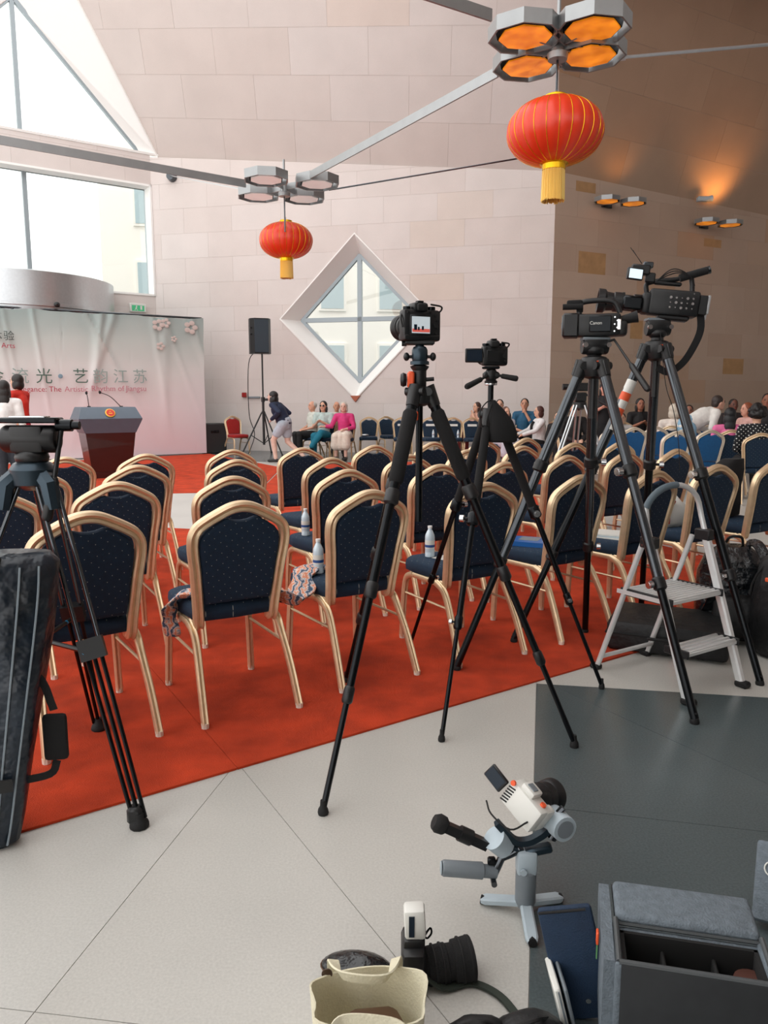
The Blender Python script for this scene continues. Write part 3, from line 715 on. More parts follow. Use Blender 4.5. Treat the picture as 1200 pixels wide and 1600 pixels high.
def dslr(name, label, loc, rz, w=.148, h=.10, lens_r=.038, lens_l=.10, lcd='lcd', grip=True, flip=False, body='black', rot=None):
    t = thing(name, label, 'camera', loc, rz, rot=rot)
    b = B(); b.box((0, 0, h * .5), (w, .052, h), bev=.012, seg=2)
    b.box((w * .36, .03, h * .48), (w * .24, .05, h * .88), bev=.014, seg=2)                     # hand grip
    if grip: b.box((0, .004, h * .1), (w * .98, .062, h * .26), bev=.01, seg=2)
    o = b.obj('camera_body', M[body], t)
    b = B(); b.box((-.008, .0, h + .008), (w * .40, .062, .035), bev=.012, seg=2); b.box((-.008, -.012, h + .028), (.024, .022, .006), bev=.001); b.obj('viewfinder_hump', M[body], t)
    b = B(); b.box((-.008, -.034, h + .006), (.04, .016, .026), bev=.006, seg=2); b.obj('eyecup', M['black_rubber'], t)
    b = B(); m = Euler((R(-90), 0, 0)).to_matrix()
    b.lathe([(lens_r * .9, 0), (lens_r * .92, .012), (lens_r, .016), (lens_r, lens_l * .4), (lens_r * .93, lens_l * .42), (lens_r * .93, lens_l * .5), (lens_r * 1.02, lens_l * .52), (lens_r * 1.02, lens_l * .86), (lens_r * 1.12, lens_l * .9), (lens_r * 1.16, lens_l), (lens_r * .98, lens_l), (lens_r * .9, lens_l * .92), (0, lens_l * .9)], 28, m, (-.01, .026, h * .5))
    le = b.obj('lens', M['black'], t)
    b = B(); b.lathe([(lens_r * .86, 0), (lens_r * .5, .008), (0, .011)], 20, m, (-.01, .026 + lens_l * .905, h * .5)); b.obj('front_element', M['lens_glass'], le)
    b = B(); b.tube([(-.01 + lens_r * 1.03 * math.cos(a_ * math.pi / 12), .026 + lens_l * .7, h * .5 + lens_r * 1.03 * math.sin(a_ * math.pi / 12)) for a_ in range(24)], .003, 5, closed=True)
    b.tube([(-.01 + lens_r * 1.01 * math.cos(a_ * math.pi / 12), .026 + lens_l * .25, h * .5 + lens_r * 1.01 * math.sin(a_ * math.pi / 12)) for a_ in range(24)], .003, 5, closed=True); b.obj('focus_ring', M['black_rubber'], le)
    if flip:
        b = B(); b.box((-w * .5 - .042, -.02, h * .5), (.08, .012, .062), bev=.004, r=(0, 0, R(-8))); s_ = b.obj('flip_screen', M['black'], t)
        b = B(); b.box((-w * .5 - .042, -.0275, h * .5), (.066, .002, .048), r=(0, 0, R(-8))); b.obj('display', M[lcd], s_)
        b = B(); b.box((-.015, -.028, h * .48), (w * .5, .004, h * .6), bev=.002); b.obj('screen_recess', M['black'], t)
    else:
        b = B(); b.box((-.012, -.028, h * .48), (w * .56, .008, h * .66), bev=.003); s_ = b.obj('rear_screen', M['black'], t)
        b = B(); b.box((-.012, -.033, h * .48), (w * .48, .002, h * .54)); d = b.obj('display', M[lcd], s_)
    b = B()
    for (bx, bz) in ((.34, .8), (.38, .62), (.38, .4), (.36, .22), (-.4, .88), (.2, .92)):
        b.cyl((w * bx, -.024, h * bz), (w * bx, -.032, h * bz), .0045, n=8)
    b.cyl((w * .34, -.024, h * .5), (w * .34, -.031, h * .5), .011, n=14); b.obj('rear_buttons', M['black_rubber'], t)
    b = B(); b.cyl((w * .30, 0, h), (w * .30, 0, h + .012), .016, n=16); b.cyl((w * .36, .03, h * .94), (w * .36, .034, h + .006), .007, n=10); b.cyl((-w * .36, 0, h), (-w * .36, 0, h + .010), .014, n=16); b.obj('dials', M['black_metal'], t)
    b = B()
    for s_ in (-1, 1): b.tube(spline([(s_ * w * .47, 0, h * .88), (s_ * w * .55, -.01, h * 1.02), (s_ * w * .50, -.02, h * 1.12), (s_ * w * .2, -.028, h * 1.16)] if s_ > 0 else [(-w * .47, 0, h * .88), (-w * .54, -.01, h * .7), (-w * .52, -.02, h * .4)], 4), .0035, 6)
    b.obj('strap_end', M['black_rubber'], t)
    return t
cam1 = dslr('photo_camera', 'black camera with a lit rear screen on the nearest tall tripod', (c1.x + x, c1.y + y, pz + .005), R(24), w=.155, h=.112, lens_r=.043, lens_l=.115)
# what the lit screen shows: the pale stage with the red carpet
d1 = [o for s_ in cam1.children for o in s_.children if o.name.startswith('display')][0]
b = B(); b.box((-.012, -.0342, .112 * .30), (.072, .0008, .012)); b.obj('display_image', mat('screen_red', (214, 96, 84), 0.3, emit=0.4), [s_ for s_ in cam1.children if s_.name.startswith('rear_screen')][0])
b = B(); b.box((-.035, -.0345, .112 * .40), (.012, .0008, .020)); b.box((-.022, -.0345, .112 * .36), (.007, .0008, .012)); b.box((-.005, -.0345, .112 * .38), (.008, .0008, .014)); b.obj('display_image', M['lcd_dark'], [s_ for s_ in cam1.children if s_.name.startswith('rear_screen')][0])

# T2: slim tripod with two-handled head, small camera, bag hanging on it
f2 = [un(690, 1158), un(940, 1076), un(640, 1016)]; c2 = tri_center(f2); a2 = at(766, 648, c2.y)
t2_ = thing('photo_tripod', 'slim black tripod with two pan handles, right of the tallest photo tripod', 'tripod', c2)
frs = [vfrac(a2, f2[0], 812), vfrac(a2, f2[0], 975)]
A2 = tripod_legs(t2_, a2, f2, .03, [(frs[0], .020, 'foam'), (frs[1], .013, 'black_metal'), (1.0, .0095, 'black_metal')], clamp='black_metal', knob='chrome', footr=.012)
x, y, z = A2
b = B(); b.cyl((x, y, z - .12), (x, y, at(768, 598, c2.y).z), .013, n=12); b.obj('centre_column', M['black_metal'], t2_)
b = B(); b.lathe([(.02, -.05), (.036, -.04), (.038, .01), (.02, .03)], 14, c=A2); b.obj('hub', M['black'], t2_)
zb = at(768, 600, c2.y).z; zt = at(768, 576, c2.y).z
b = B(); b.lathe([(.016, 0), (.028, .003), (.03, .012), (.022, .018), (.026, .024), (.026, zt - zb - .012), (.018, zt - zb)], 16, c=(x, y, zb)); b.box((x, y, (zb + zt) / 2 + .005), (.075, .04, .03), bev=.008); hd = b.obj('pan_head', M['black'], t2_)
b = B(); b.lathe([(.027, -.006), (.029, 0), (.027, .006)], 16, c=(x, y, zb)); b.obj('silver_ring', M['chrome'], hd)
for (u, v, dy) in ((728, 605, -.12), (809, 592, -.05)):
    e = at(u, v, c2.y + dy) - c2; s0 = Vector((x, y, (zb + zt) / 2 + .01)); b = B(); b.cyl(s0, s0.lerp(e, .4), .006, n=8); b.tube([s0.lerp(e, .38), s0.lerp(e, .42), s0.lerp(e, .95), e], [.007, .0115, .0135, .009], 10); b.obj('pan_handle', M['black_rubber'], t2_)
b = B(); b.box((x, y, zt + .004), (.07, .06, .012), bev=.003); b.box((x - .03, y - .03, zt + .002), (.03, .01, .008)); b.obj('quick_release_plate', M['black_metal'], t2_)
cam2 = dslr('photo_camera', 'small black camera with flipped-out screen on the slim two-handled tripod', (c2.x + x + .012, c2.y + y, zt + .012), R(12), w=.118, h=.088, lens_r=.032, lens_l=.09, lcd='lcd_dark', grip=False, flip=True)
# drawstring bag hanging from it
def lump(name, label, cat, prof_pts, matl, seed=0, thick=1.0, parent=None): pass
hb_ = Vector((c2.x + x + .03, c2.y + y - .055, 0))
bag = thing('camera_bag', 'small black pouch hanging below the slim tripod head', 'bag', (hb_.x, hb_.y, at(780, 690, c2.y).z))
zh = at(775, 625, c2.y).z - bag.location.z
b = B(); n = 14; rings = []
for f_, wx, wy, ox in ((0, .055, .030, .02), (.04, .066, .040, .02), (.25, .066, .046, .018), (.5, .055, .042, .010), (.75, .036, .03, -.008), (.93, .016, .016, -.022), (1.0, .010, .010, -.026)):
    rings.append([b.bm.verts.new((ox + wx * math.cos(2 * math.pi * k / n) * (1 + .06 * math.sin(3 * k)), wy * math.sin(2 * math.pi * k / n), f_ * zh)) for k in range(n)])
for A_, B_ in zip(rings, rings[1:]):
    for k in range(n): b._f([A_[k], A_[(k + 1) % n], B_[(k + 1) % n], B_[k]])
b._f(rings[0][::-1]); b._f(rings[-1]); b.obj('pouch', M['foam'], bag)
b = B(); b.tube(spline([(-.026, 0, zh), (-.055, -.01, zh * .95), (-.085, -.01, zh * .72), (-.078, -.01, zh * .45), (-.06, 0, zh * .3)], 5), .003, 5)
b.tube(spline([(-.026, 0, zh), (-.04, -.02, zh * .82), (-.055, -.02, zh * .5), (-.045, 0, zh * .25)], 5), .003, 5); b.obj('cord', M['black_rubber'], bag)

# T3 and T4: video tripods
def video_tripod(label, feet, apx, locks, zc, handle=None, label_leg=False):
    c = tri_center(feet); A = at(apx[0], apx[1], c.y); t = thing('video_tripod', label, 'tripod', c)
    fr = [vfrac(A, feet[0], v) for v in locks]
    L = tripod_legs(t, A, feet, .055, [(fr[0], .0255, 'graphite'), (fr[1], .022, 'graphite' if not label_leg else 'black_metal'), (1.0, .018, 'black_metal')], clamp='black', knob='chrome', footr=.017)
    x, y, z = L
    b = B(); b.lathe([(.03, -.06), (.055, -.05), (.068, -.015), (.07, .02), (.058, .04), (.045, .045)], 20, c=L)
    for f in feet:
        F = Vector(f) - c - L; F.z = 0; F.normalize(); s_ = F.cross(Vector((0, 0, 1))); p = L + F * .062
        b.tube([p - F * .03 + Vector((0, 0, .01)), p + F * .012 + Vector((0, 0, .012)), p + F * .03 - Vector((0, 0, .045))], [.022, .024, .017], 8)
        b.cyl(p - s_ * .034, p + s_ * .034, .014, n=10)
    b.obj('hub', M['black'], t)
    b = B(); b.cyl((x, y - .068, z + .012), (x, y - .074, z + .012), .011, n=12); b.obj('red_badge', M['orange_plastic'], t)
    zt = zc - c.z
    b = B(); hgt = zt - z - .04
    b.lathe([(.03, 0), (.034, .01), (.03, hgt * .2), (.044, hgt * .28)], 18, c=(x, y, z + .04)); b.ell((x, y, z + .04 + hgt * .35), (.05, .05, .03), 16, 8)
    b.box((x, y, z + .04 + hgt * .66), (.12, .075, hgt * .55), bev=.014, seg=2); b.lathe([(.034, -.062), (.038, -.055), (.038, .055), (.034, .062)], 18, Euler((0, R(90), 0)).to_matrix(), (x, y, z + .04 + hgt * .55))
    h = b.obj('fluid_head', M['black'], t)
    b = B(); b.box((x, y, zt - .008), (.13, .07, .014), bev=.003); b.obj('quick_release_plate', M['grey_plastic'], t)
    b = B()
    for s_ in (-1, 1): b.cyl((x + s_ * .055, y - .035, z + .04 + hgt * .6), (x + s_ * .055, y - .05, z + .04 + hgt * .6), .012, n=12)
    b.obj('drag_knob', M['chrome'], h)
    if handle:
        s0 = Vector((x + .05, y - .03, z + .04 + hgt * .75)); e = at(*handle) - c
        mid = s0 + Vector((.03, -.01, .01))
        b = B(); b.tube([s0, mid, mid.lerp(e, .55)], .0065, 8); b.tube([mid.lerp(e, .5), mid.lerp(e, .54), mid.lerp(e, .97), e], [.009, .0135, .0145, .01], 10); b.obj('pan_handle', M['black'], t)
    b = B(); b.cyl((x, y, z - .25), (x, y, z), .016, n=12); b.obj('centre_column', M['black'], t)
    if label_leg:
        F = Vector(feet[0]) - c; S = L + Vector((F.x - L.x, F.y - L.y, 0)).normalized() * .055
        b = B(); b.cyl(S.lerp(F, .10), S.lerp(F, .26), .0270, n=14); q = b.obj('paper_sleeve', M['white_plastic'], t); q['label'] = 'white and orange sticker round the leg'
        for (g0, g1) in ((.14, .165), (.19, .235)):
            b = B(); b.cyl(S.lerp(F, g0), S.lerp(F, g1), .0276, n=14); b.obj('orange_band', M['orange_plastic'], q)
    return t, Vector((c.x + x, c.y + y, zc))
f3 = [un(714, 1049), un(1085, 1130), un(914, 990)]
zc3 = at(933, 527, tri_center(f3).y).z
t3, top3 = video_tripod('grey-legged video tripod carrying the white-lettered camcorder', f3, (928, 572), (731, 884), zc3, handle=(1013, 610, 3.45))
f4 = [un(803, 1005), un(1187, 1070), un(1001, 962)]
zc4 = at(1030, 497, tri_center(f4).y).z
t4, top4 = video_tripod('video tripod with an orange leg sticker carrying the big shoulder camera', f4, (1026, 546), (735, 873), zc4, label_leg=True)

def camcorder1():
    s = 1.0
    t = thing('camcorder', 'black camcorder with white brand lettering on the middle video tripod', 'camcorder', top3 + Vector((.0, 0, -.0075)), R(76))
    L = .29
    b = B(); b.box((0, -.01, .062), (.10, L * .72, .105), bev=.014, seg=2); b.box((0, .115, .062), (.118, .075, .112), bev=.008, seg=1)     # body and square hood
    b.box((-.0, -.115, .045), (.085, .06, .07), bev=.015, seg=2); body = b.obj('camcorder_body', M['black'], t)
    b = B(); b.box((0, .154, .062), (.098, .004, .092), bev=.002); b.box((0, .157, .062), (.06, .003, .03)); b.obj('lens_shutter', M['grey_plastic'], body)
    b = B(); b.tube(spline([(0, .075, .11), (0, .08, .15), (0, .06, .172), (0, 0, .178), (0, -.05, .176), (0, -.085, .165), (0, -.11, .12)], 4), .013, 10); b.obj('top_handle', M['black'], t)
    b = B(); b.box((0, .10, .165), (.045, .075, .035), bev=.010, seg=2); b.cyl((-.02, .06, .150), (-.02, .155, .150), .014, n=12); b.box((0, .075, .140), (.03, .03, .03), bev=.004); b.obj('microphone', M['foam'], t)
    b = B(); b.box((-.056, -.02, .065), (.012, .10, .075), bev=.004); b.obj('side_screen', M['black_metal'], t)
    b = B(); b.tube([(0, -.12, .085), (0, -.165, .095), (0, -.19, .10)], [.02, .024, .028], 12); b.obj('viewfinder', M['black_rubber'], t)
    b = B(); b.box((.058, -.02, .055), (.02, .12, .05), bev=.008); b.obj('hand_strap', M['foam'], t)
    b = B()
    for k in range(5): b.cyl((-.062, -.085 - .012 * (k % 2), .03 + .016 * k), (-.055, -.085 - .012 * (k % 2), .03 + .016 * k), .004, n=8)
    b.box((-.055, -.105, .06), (.01, .018, .05), bev=.003); b.obj('side_buttons', M['chrome'], t)
    text_obj('Canon', .021, face_m((-.0635, .0, .062), (0, -1, 0), (0, 0, 1)), M['white_plastic'], t, ext=.0005)
    return t
camcorder1()
def camcorder2():
    t = thing('shoulder_camera', 'large black shoulder video camera with small lit monitor and battery', 'camcorder', top4 + Vector((0, 0, -.006)), R(80), rot=(R(6), 0, R(80)))
    b = B(); b.box((0, -.06, .085), (.115, .25, .13), bev=.012, seg=2); b.box((0, .075, .075), (.10, .05, .11), bev=.015, seg=2); b.box((0, -.07, .012), (.08, .16, .03), bev=.01); body = b.obj('camera_body', M['black'], t)
    m = Euler((R(-90), 0, 0)).to_matrix()
    b = B(); b.lathe([(.04, 0), (.048, .01), (.048, .05), (.042, .055), (.042, .10), (.052, .105), (.052, .15), (.046, .155), (.05, .19), (.062, .2), (.064, .235), (.055, .235), (.04, .215), (0, .21)], 24, m, (0, .09, .07)); le = b.obj('zoom_lens', M['black'], t)
    b = B(); b.box((-.058, .15, .065), (.03, .10, .07), bev=.01); b.obj('lens_grip', M['black_metal'], le)
    b = B(); b.tube([(0, .19 + .0, .07), (0, .20, .07)], .0535, 24); b.obj('zoom_ring', M['black_rubber'], le)
    b = B(); b.tube(spline([(0, .08, .13), (0, .085, .175), (0, .03, .195), (0, -.06, .21), (0, -.12, .235), (0, -.14, .20), (0, -.15, .14)], 4), .013, 10); b.box((0, -.02, .185), (.03, .14, .02), bev=.006); b.obj('top_handle', M['black'], t)
    b = B(); b.cyl((-.03, -.20, .262), (-.03, -.07, .212), .020, n=14); mi = b.obj('microphone', M['foam'], t)
    b = B(); b.cyl((-.03, -.203, .263), (-.03, -.213, .267), .021, n=14); b.obj('microphone_tip', M['graphite'], mi)
    b = B(); b.box((-.05, .135, .235), (.05, .095, .05), bev=.006); b.box((-.05, .08, .20), (.03, .05, .05), bev=.006); b.obj('monitor_arm', M['black'], t)
    b = B(); b.box((-.10, .165, .205), (.022, .085, .06), bev=.004, r=(0, 0, R(18))); mo = b.obj('monitor', M['black'], t)
    b = B(); b.box((-.1115, .1615, .205), (.003, .070, .046), r=(0, 0, R(18))); b.obj('display', mat('monitor_glow', (205, 222, 228), 0.2, emit=0.9), mo)
    b = B(); b.box((-.04, .10, .262), (.055, .05, .03), bev=.004); r_ = b.obj('wireless_receiver', M['graphite'], t)
    b = B(); b.cyl((-.04, .13, .27), (-.04, .20, .345), .0018, n=5); b.cyl((-.03, .13, .27), (-.03, .185, .335), .0018, n=5); b.obj('antenna', M['black'], r_)
    b = B(); b.box((0, -.205, .085), (.09, .045, .10), bev=.005); b.obj('battery_pack', M['black'], t)
    b = B(); b.box((0, -.232, .09), (.085, .014, .095), bev=.003); b.box((0, -.22, .03), (.05, .03, .03), bev=.003); b.obj('battery_plate', M['silver'], t)
    b = B()
    random.seed(3)
    for k in range(14): b.cyl((-.0575, -.15 + random.random() * .2, .05 + random.random() * .09), (-.062, -.15 + random.random() * .2 * 0 - .0, .05), .0001, n=4) if False else None
    for k in range(16):
        yy, zz = -.15 + (k % 5) * .028, .06 + (k // 5) * .025; b.cyl((-.0565, yy, zz), (-.061, yy, zz), .0035 + .002 * (k % 3), n=8)
    b.obj('side_buttons', M['chrome'], t)
    b = B()
    for k in range(3): b.tube(spline([(-.03, .04, .19), (-.05, -.01, .22 + .012 * k), (-.05, -.06, .235 + .008 * k), (-.05, -.12, .22), (-.03, -.15, .18)], 5), .003, 5)
    b.obj('cable', M['black_rubber'], t)
    b = B()   # hanging strap
    pts = spline([(-.02, -.20, .06), (-.03, -.215, -.04), (-.03, -.19, -.14), (-.03, -.15, -.22), (-.03, -.09, -.27), (-.02, -.03, -.25)], 5)
    b.tube(pts, 1.0, prof=[(-.018, -.003), (.018, -.003), (.018, .003), (-.018, .003)], up=(1, 0, 0)); b.obj('shoulder_strap', M['foam'], t)
    return t
camcorder2()
b = B(); p = spline([top4 + Vector((-.02, -.10, -.08)), at(1040, 600, 4.0), at(1052, 640, 3.98), at(1060, 690, 3.95), at(1062, 735, 3.95)], 5); b.tube(p, .002, 5); tag(b.obj('audio_cable', M['black_rubber']), 'thin black cable dangling under the big shoulder camera', 'cable')

# T6: left video tripod, twin tube legs, no camera
f6 = [un(218, 1292), un(155, 1143)]; mid = (f6[0] + f6[1]) / 2; dv = f6[1] - f6[0]; per = Vector((-dv.y, dv.x, 0)); per = per if per.x < 0 else -per
f6.append(mid + per * .87); c6 = tri_center(f6); 
a6 = at(52, 742, c6.y)
t6 = thing('video_tripod', 'black twin-tube video tripod without camera at the left edge', 'tripod', c6)
fr6 = vfrac(a6, f6[0], 1018)
A6 = tripod_legs(t6, a6, f6, .06, [(fr6, .0075, 'graphite'), (1.0, .009, 'black_metal')], clamp='black', footr=.026, twin=.030, tdir=Vector((.98, .2, 0)))
x, y, z = A6
b = B(); b.lathe([(.03, -.05), (.07, -.03), (.075, .02), (.06, .04), (.05, .045)], 18, c=A6)
for f in f6:
    F = Vector(f) - c6 - A6; F.z = 0; F.normalize(); b.tube([A6 + F * .05, A6 + F * .085 - Vector((0, 0, .03)), A6 + F * .10 - Vector((0, 0, .11))], [.03, .032, .026], 8)
b.obj('hub', M['dark_blue_metal'], t6)
b = B(); b.ell((x, y, z + .06), (.055, .055, .035), 16, 8); b.box((x, y, z + .12), (.11, .09, .09), bev=.012, seg=2); b.lathe([(.04, -.09), (.046, -.08), (.046, .08), (.04, .09)], 18, Euler((0, R(90), 0)).to_matrix(), (x, y, z + .12)); h6 = b.obj('fluid_head', M['black'], t6)
b = B(); b.box((x, y, z + .182), (.20, .07, .018), bev=.004); b.cyl((x + .09, y, z + .165), (x + .14, y, z + .165), .02, n=12); b.cyl((x + .135, y, z + .165), (x + .165, y, z + .165), .014, n=10); b.obj('quick_release_plate', M['black_metal'], h6)
b = B(); b.box((x, y, z + .193), (.12, .045, .006), bev=.002); b.obj('top_plate', M['chrome'], h6)
b = B(); b.cyl((x + .105, y, z + .16), (x + .085, y - .04, z - .02), .0085, n=10); b.tube([(x + .087, y - .036, z - .005), (x + .085, y - .04, z - .02), (x + .068, y - .07, z - .135), (x + .067, y - .072, z - .145)], [.010, .017, .018, .012], 12); b.obj('pan_handle', M['black'], t6)
for f in f6[:2]:
    p = A6.lerp(Vector(f) - c6, fr6); b = B(); b.cyl(p + Vector((0, -.035, 0)), p + Vector((0, -.042, 0)), .008, n=10); q = b.obj('blue_dot', mat('blue_knob', (40, 140, 190), .4), t6)
p = A6.lerp(f6[0] - c6, .965); b = B(); b.box(p, (.05, .045, .06), bev=.01); b.obj('foot_clamp', M['black'], t6)
b = B(); sp0 = [A6.lerp(Vector(f) - c6, fr6) for f in f6]; ctr = sum(sp0, Vector()) / 3
for q in sp0: b.cyl(ctr, q, .008, n=6)
b.obj('spreader', M['black'], t6)

# T5: distant grey tripod among the guests
c5 = at(906, 640, 8.6); c5.z = 0
f5 = [c5 + Vector((.55 * math.cos(R(a_)), .55 * math.sin(R(a_)), 0)) for a_ in (205, 325, 85)]
t5 = thing('video_tripod', 'distant grey twin-tube tripod standing before the seated guests', 'tripod', c5)
A5 = tripod_legs(t5, c5 + Vector((0, 0, 1.30)), f5, .06, [(.5, .011, 'silver'), (1.0, .012, 'silver')], clamp='black', footr=.025, twin=.024)
b = B(); b.lathe([(.03, -.05), (.07, -.03), (.07, .03), (.04, .05)], 14, c=A5); b.box(A5 + Vector((0, 0, .09)), (.12, .09, .1), bev=.01); b.cyl(A5 + Vector((.06, 0, .12)), A5 + Vector((.3, -.1, -.02)), .011, n=8); b.obj('fluid_head', M['black'], t5)
b = B(); b.box((0, 0, 0), (.22, .09, .09), bev=.01); b.cyl((-.1, 0, 0), (-.2, 0, 0), .035, n=12); o = b.obj('small_camcorder', M['black']); o.location = t5.location + A5 + Vector((0, 0, .20)); tag(o, 'small black camera on the distant grey tripod', 'camcorder')

# T7: tripod cut by the right edge
f7 = [un(1158, 905), un(1182, 925), un(1290, 1010)]
c7 = Vector((2.9, 4.75, 0)); f7 = [c7 + Vector((.5 * math.cos(R(a_)), .5 * math.sin(R(a_)), 0)) for a_ in (140, 220, 20)]
t7 = thing('photo_tripod', 'black tripod at the right edge, beside the coat-covered chair', 'tripod', c7)
A7 = tripod_legs(t7, c7 + Vector((0, 0, 1.35)), f7, .04, [(.5, .017, 'black_metal'), (1.0, .0135, 'black_metal')], clamp='black', footr=.015)
b = B(); b.lathe([(.03, -.05), (.06, -.03), (.06, .03), (.03, .05)], 14, c=A7); b.cyl(A7, A7 + Vector((0, 0, .15)), .02, n=10); b.obj('hub', M['black'], t7)

# ------------------------------------------------------------------ backdrop, lectern, drum, speaker
NB_ = Vector((UD.y, -UD.x, 0)); NB_ = NB_ if NB_.y < 0 else -NB_      # towards the audience
bp0 = un(323, 709.5); bp0.z = 0
top_r = hit(310, 497, bp0, NB_); ban_h = top_r.z; ban_w = 10.5
M['banner'] = bpy.data.materials.new('printed_fabric')
def banner_mat():
    m = M['banner']; m.use_nodes = True; nt = m.node_tree; N = nt.nodes; L = nt.links; p = N['Principled BSDF']; p.inputs['Roughness'].default_value = 0.55
    tc = N.new('ShaderNodeTexCoord'); sx = N.new('ShaderNodeSeparateXYZ'); L.new(tc.outputs['Object'], sx.inputs[0])
    nz = N.new('ShaderNodeTexNoise'); nz.inputs['Scale'].default_value = .8; L.new(tc.outputs['Object'], nz.inputs['Vector'])
    ma = N.new('ShaderNodeMath'); ma.operation = 'MULTIPLY_ADD'; ma.inputs[1].default_value = 0.9; L.new(nz.outputs['Fac'], ma.inputs[0]); L.new(sx.outputs['Z'], ma.inputs[2])
    mr = N.new('ShaderNodeMapRange'); mr.inputs['From Min'].default_value = 0.35; mr.inputs['From Max'].default_value = ban_h + .5; L.new(ma.outputs[0], mr.inputs['Value'])
    cr = N.new('ShaderNodeValToRGB'); L.new(mr.outputs['Result'], cr.inputs['Fac']); e = cr.color_ramp.elements
    e[0].color = srgb((220, 200, 206)); e[0].position = 0; e[1].color = srgb((150, 168, 166)); e[1].position = 1
    for ps, cc in ((.35, (222, 212, 215)), (.6, (212, 212, 210)), (.8, (186, 196, 192))):
        q = e.new(ps); q.color = srgb(cc)
    L.new(cr.outputs['Color'], p.inputs['Base Color'])
banner_mat()
bn = thing('stage_backdrop', 'large pink and grey-green printed fabric backdrop behind the lectern', 'banner', bp0, math.atan2(UD.y, UD.x))
random.seed(11); FOLDS = [(random.uniform(-10.3, 0), random.uniform(-.35, .35), random.uniform(.04, .12), random.uniform(.3, 1)) for _ in range(34)]
def fold(xx, zz):
    d = 0.0; k = (zz / ban_h)
    for fx, slope, wd_, am in FOLDS:
        cxx = fx + slope * (ban_h - zz) * (1.6 if fx > -3 else .5); d += am * .085 * math.exp(-((xx - cxx) / wd_) ** 2) * (k ** 1.2)
    return d
def sag(xx): return ban_h - .03 * abs(math.sin(xx * 1.7)) - .02 * abs(math.sin(xx * 4.1))
b = B(); b.grid(lambda i, j: (-ban_w + ban_w * i - .10 * (1 - j) * 0 + .16 * (0 if i < 1 else 0), -fold(-ban_w + ban_w * i, j * ban_h), .03 + j * (sag(-ban_w + ban_w * i) - .03)), 400, 30, .006); b.obj('printed_cloth', M['banner'], bn)
b = B(); b.cyl((-ban_w, .05, ban_h), (0, .05, ban_h), .025, n=8)
for k in range(6): b.cyl((-.02 - k * 2.08, .06, 0), (-.02 - k * 2.08, .06, ban_h), .03, n=8)
b.obj('support_frame', M['graphite'], bn)
M['ink_green'] = mat('green_ink', (70, 100, 88), .7); M['ink_green2'] = mat('pale_green_ink', (142, 162, 158), .7); M['ink_red'] = mat('red_ink', (164, 40, 66), .7); M['ink_red2'] = mat('faded_red_ink', (184, 118, 132), .7); M['ink_dark'] = mat('dark_ink', (60, 72, 70), .7); M['ink_dot'] = mat('blue_ink', (120, 150, 165), .7)
def on_banner(u, v):
    p = hit(u, v, bp0, NB_) - bp0; return (p.dot(UD), p.z)
def btext(s, u, v, h_px, matl, sp=None):
    xx, zz = on_banner(u, v); x2, z2 = on_banner(u, v - h_px); size = (z2 - zz)
    return text_obj(s, size * 1.25, face_m((xx, -.115, zz), (1, 0, 0), (0, 0, 1)), M[matl], bn, ext=.002)
for ch, u, mm in (('金', -8, 'ink_green'), ('流', 31, 'ink_green2'), ('光', 68, 'ink_green'), ('艺', 125, 'ink_green'), ('韵', 156, 'ink_green2'), ('江', 187, 'ink_green2'), ('苏', 217, 'ink_green2')):
    btext(ch, u, 597, 21 - (u * .01), mm)
for s_, u, v, mm in (('legance:', 52, 612, 'ink_red'), ('The', 85, 612, 'ink_red'), ('Artistic', 118, 612, 'ink_red2'), ('Rhythm', 160, 611, 'ink_red2'), ('of', 187, 611, 'ink_red2'), ('Jiangsu', 211, 611, 'ink_red2')):
    btext(s_, u, v, 9.5, mm)
for ch, u, v, h_, mm in (('体', -6, 531, 13, 'ink_dark'), ('验', 13, 531, 13, 'ink_dark'), ('Arts', 12, 544, 9, 'ink_red')): btext(ch, u, v, h_, mm)
xx, zz = on_banner(93, 588); b = B(); b.ell((xx, -.10, zz), (.05, .004, .05), 12, 6); b.obj('printed_dot', M['ink_dot'], bn)
M['flower_ink'] = mat('pale_flower_print', (204, 190, 184), .7)
b = B()
for (u, v, r_) in ((245, 508, .11), (257, 505, .09), (296, 512, .13), (249, 541, .08), (270, 530, .06)):
    xx, zz = on_banner(u, v)
    for a_ in range(5): b.ell((xx + r_ * .8 * math.cos(a_ * 1.257), -.09, zz + r_ * .8 * math.sin(a_ * 1.257)), (r_ * .55, .003, r_ * .45), 8, 4)
b.obj('flower_print', M['flower_ink'], bn)

# lectern
lp = un(165, 748) + Vector((-.05, .32, 0)); lp.z = .009
lec = thing('lectern', 'dark wooden lectern with a grey-blue top, emblem and two microphones', 'lectern', lp, math.atan2(NB_.y, NB_.x) - math.pi / 2)
M['maroon'] = mat('dark_maroon_wood', (50, 20, 20), .3, vary=.15, scale=3, coat=.4); M['slate'] = mat('slate_blue_panel', (84, 98, 112), .35, vary=.04, scale=8)
def loftbox(levels, m, parent, name, bev=0):
    """levels = [(z, half x, y back, y front)]"""
    b = B(); rings = [[b.bm.verts.new((sx * hx, yy, z)) for sx, yy in ((-1, y0), (1, y0), (1, y1), (-1, y1))] for z, hx, y0, y1 in levels]
    for A_, B_ in zip(rings, rings[1:]):
        for k in range(4): b._f([A_[k], A_[(k + 1) % 4], B_[(k + 1) % 4], B_[k]])
    b._f(rings[0][::-1]); b._f(rings[-1]); return b.obj(name, m, parent, ang=20)
loftbox([(0, .36, -.26, .26), (.10, .36, -.26, .26), (.10, .335, -.24, .24), (.78, .42, -.27, .28)], M['maroon'], lec, 'pedestal')
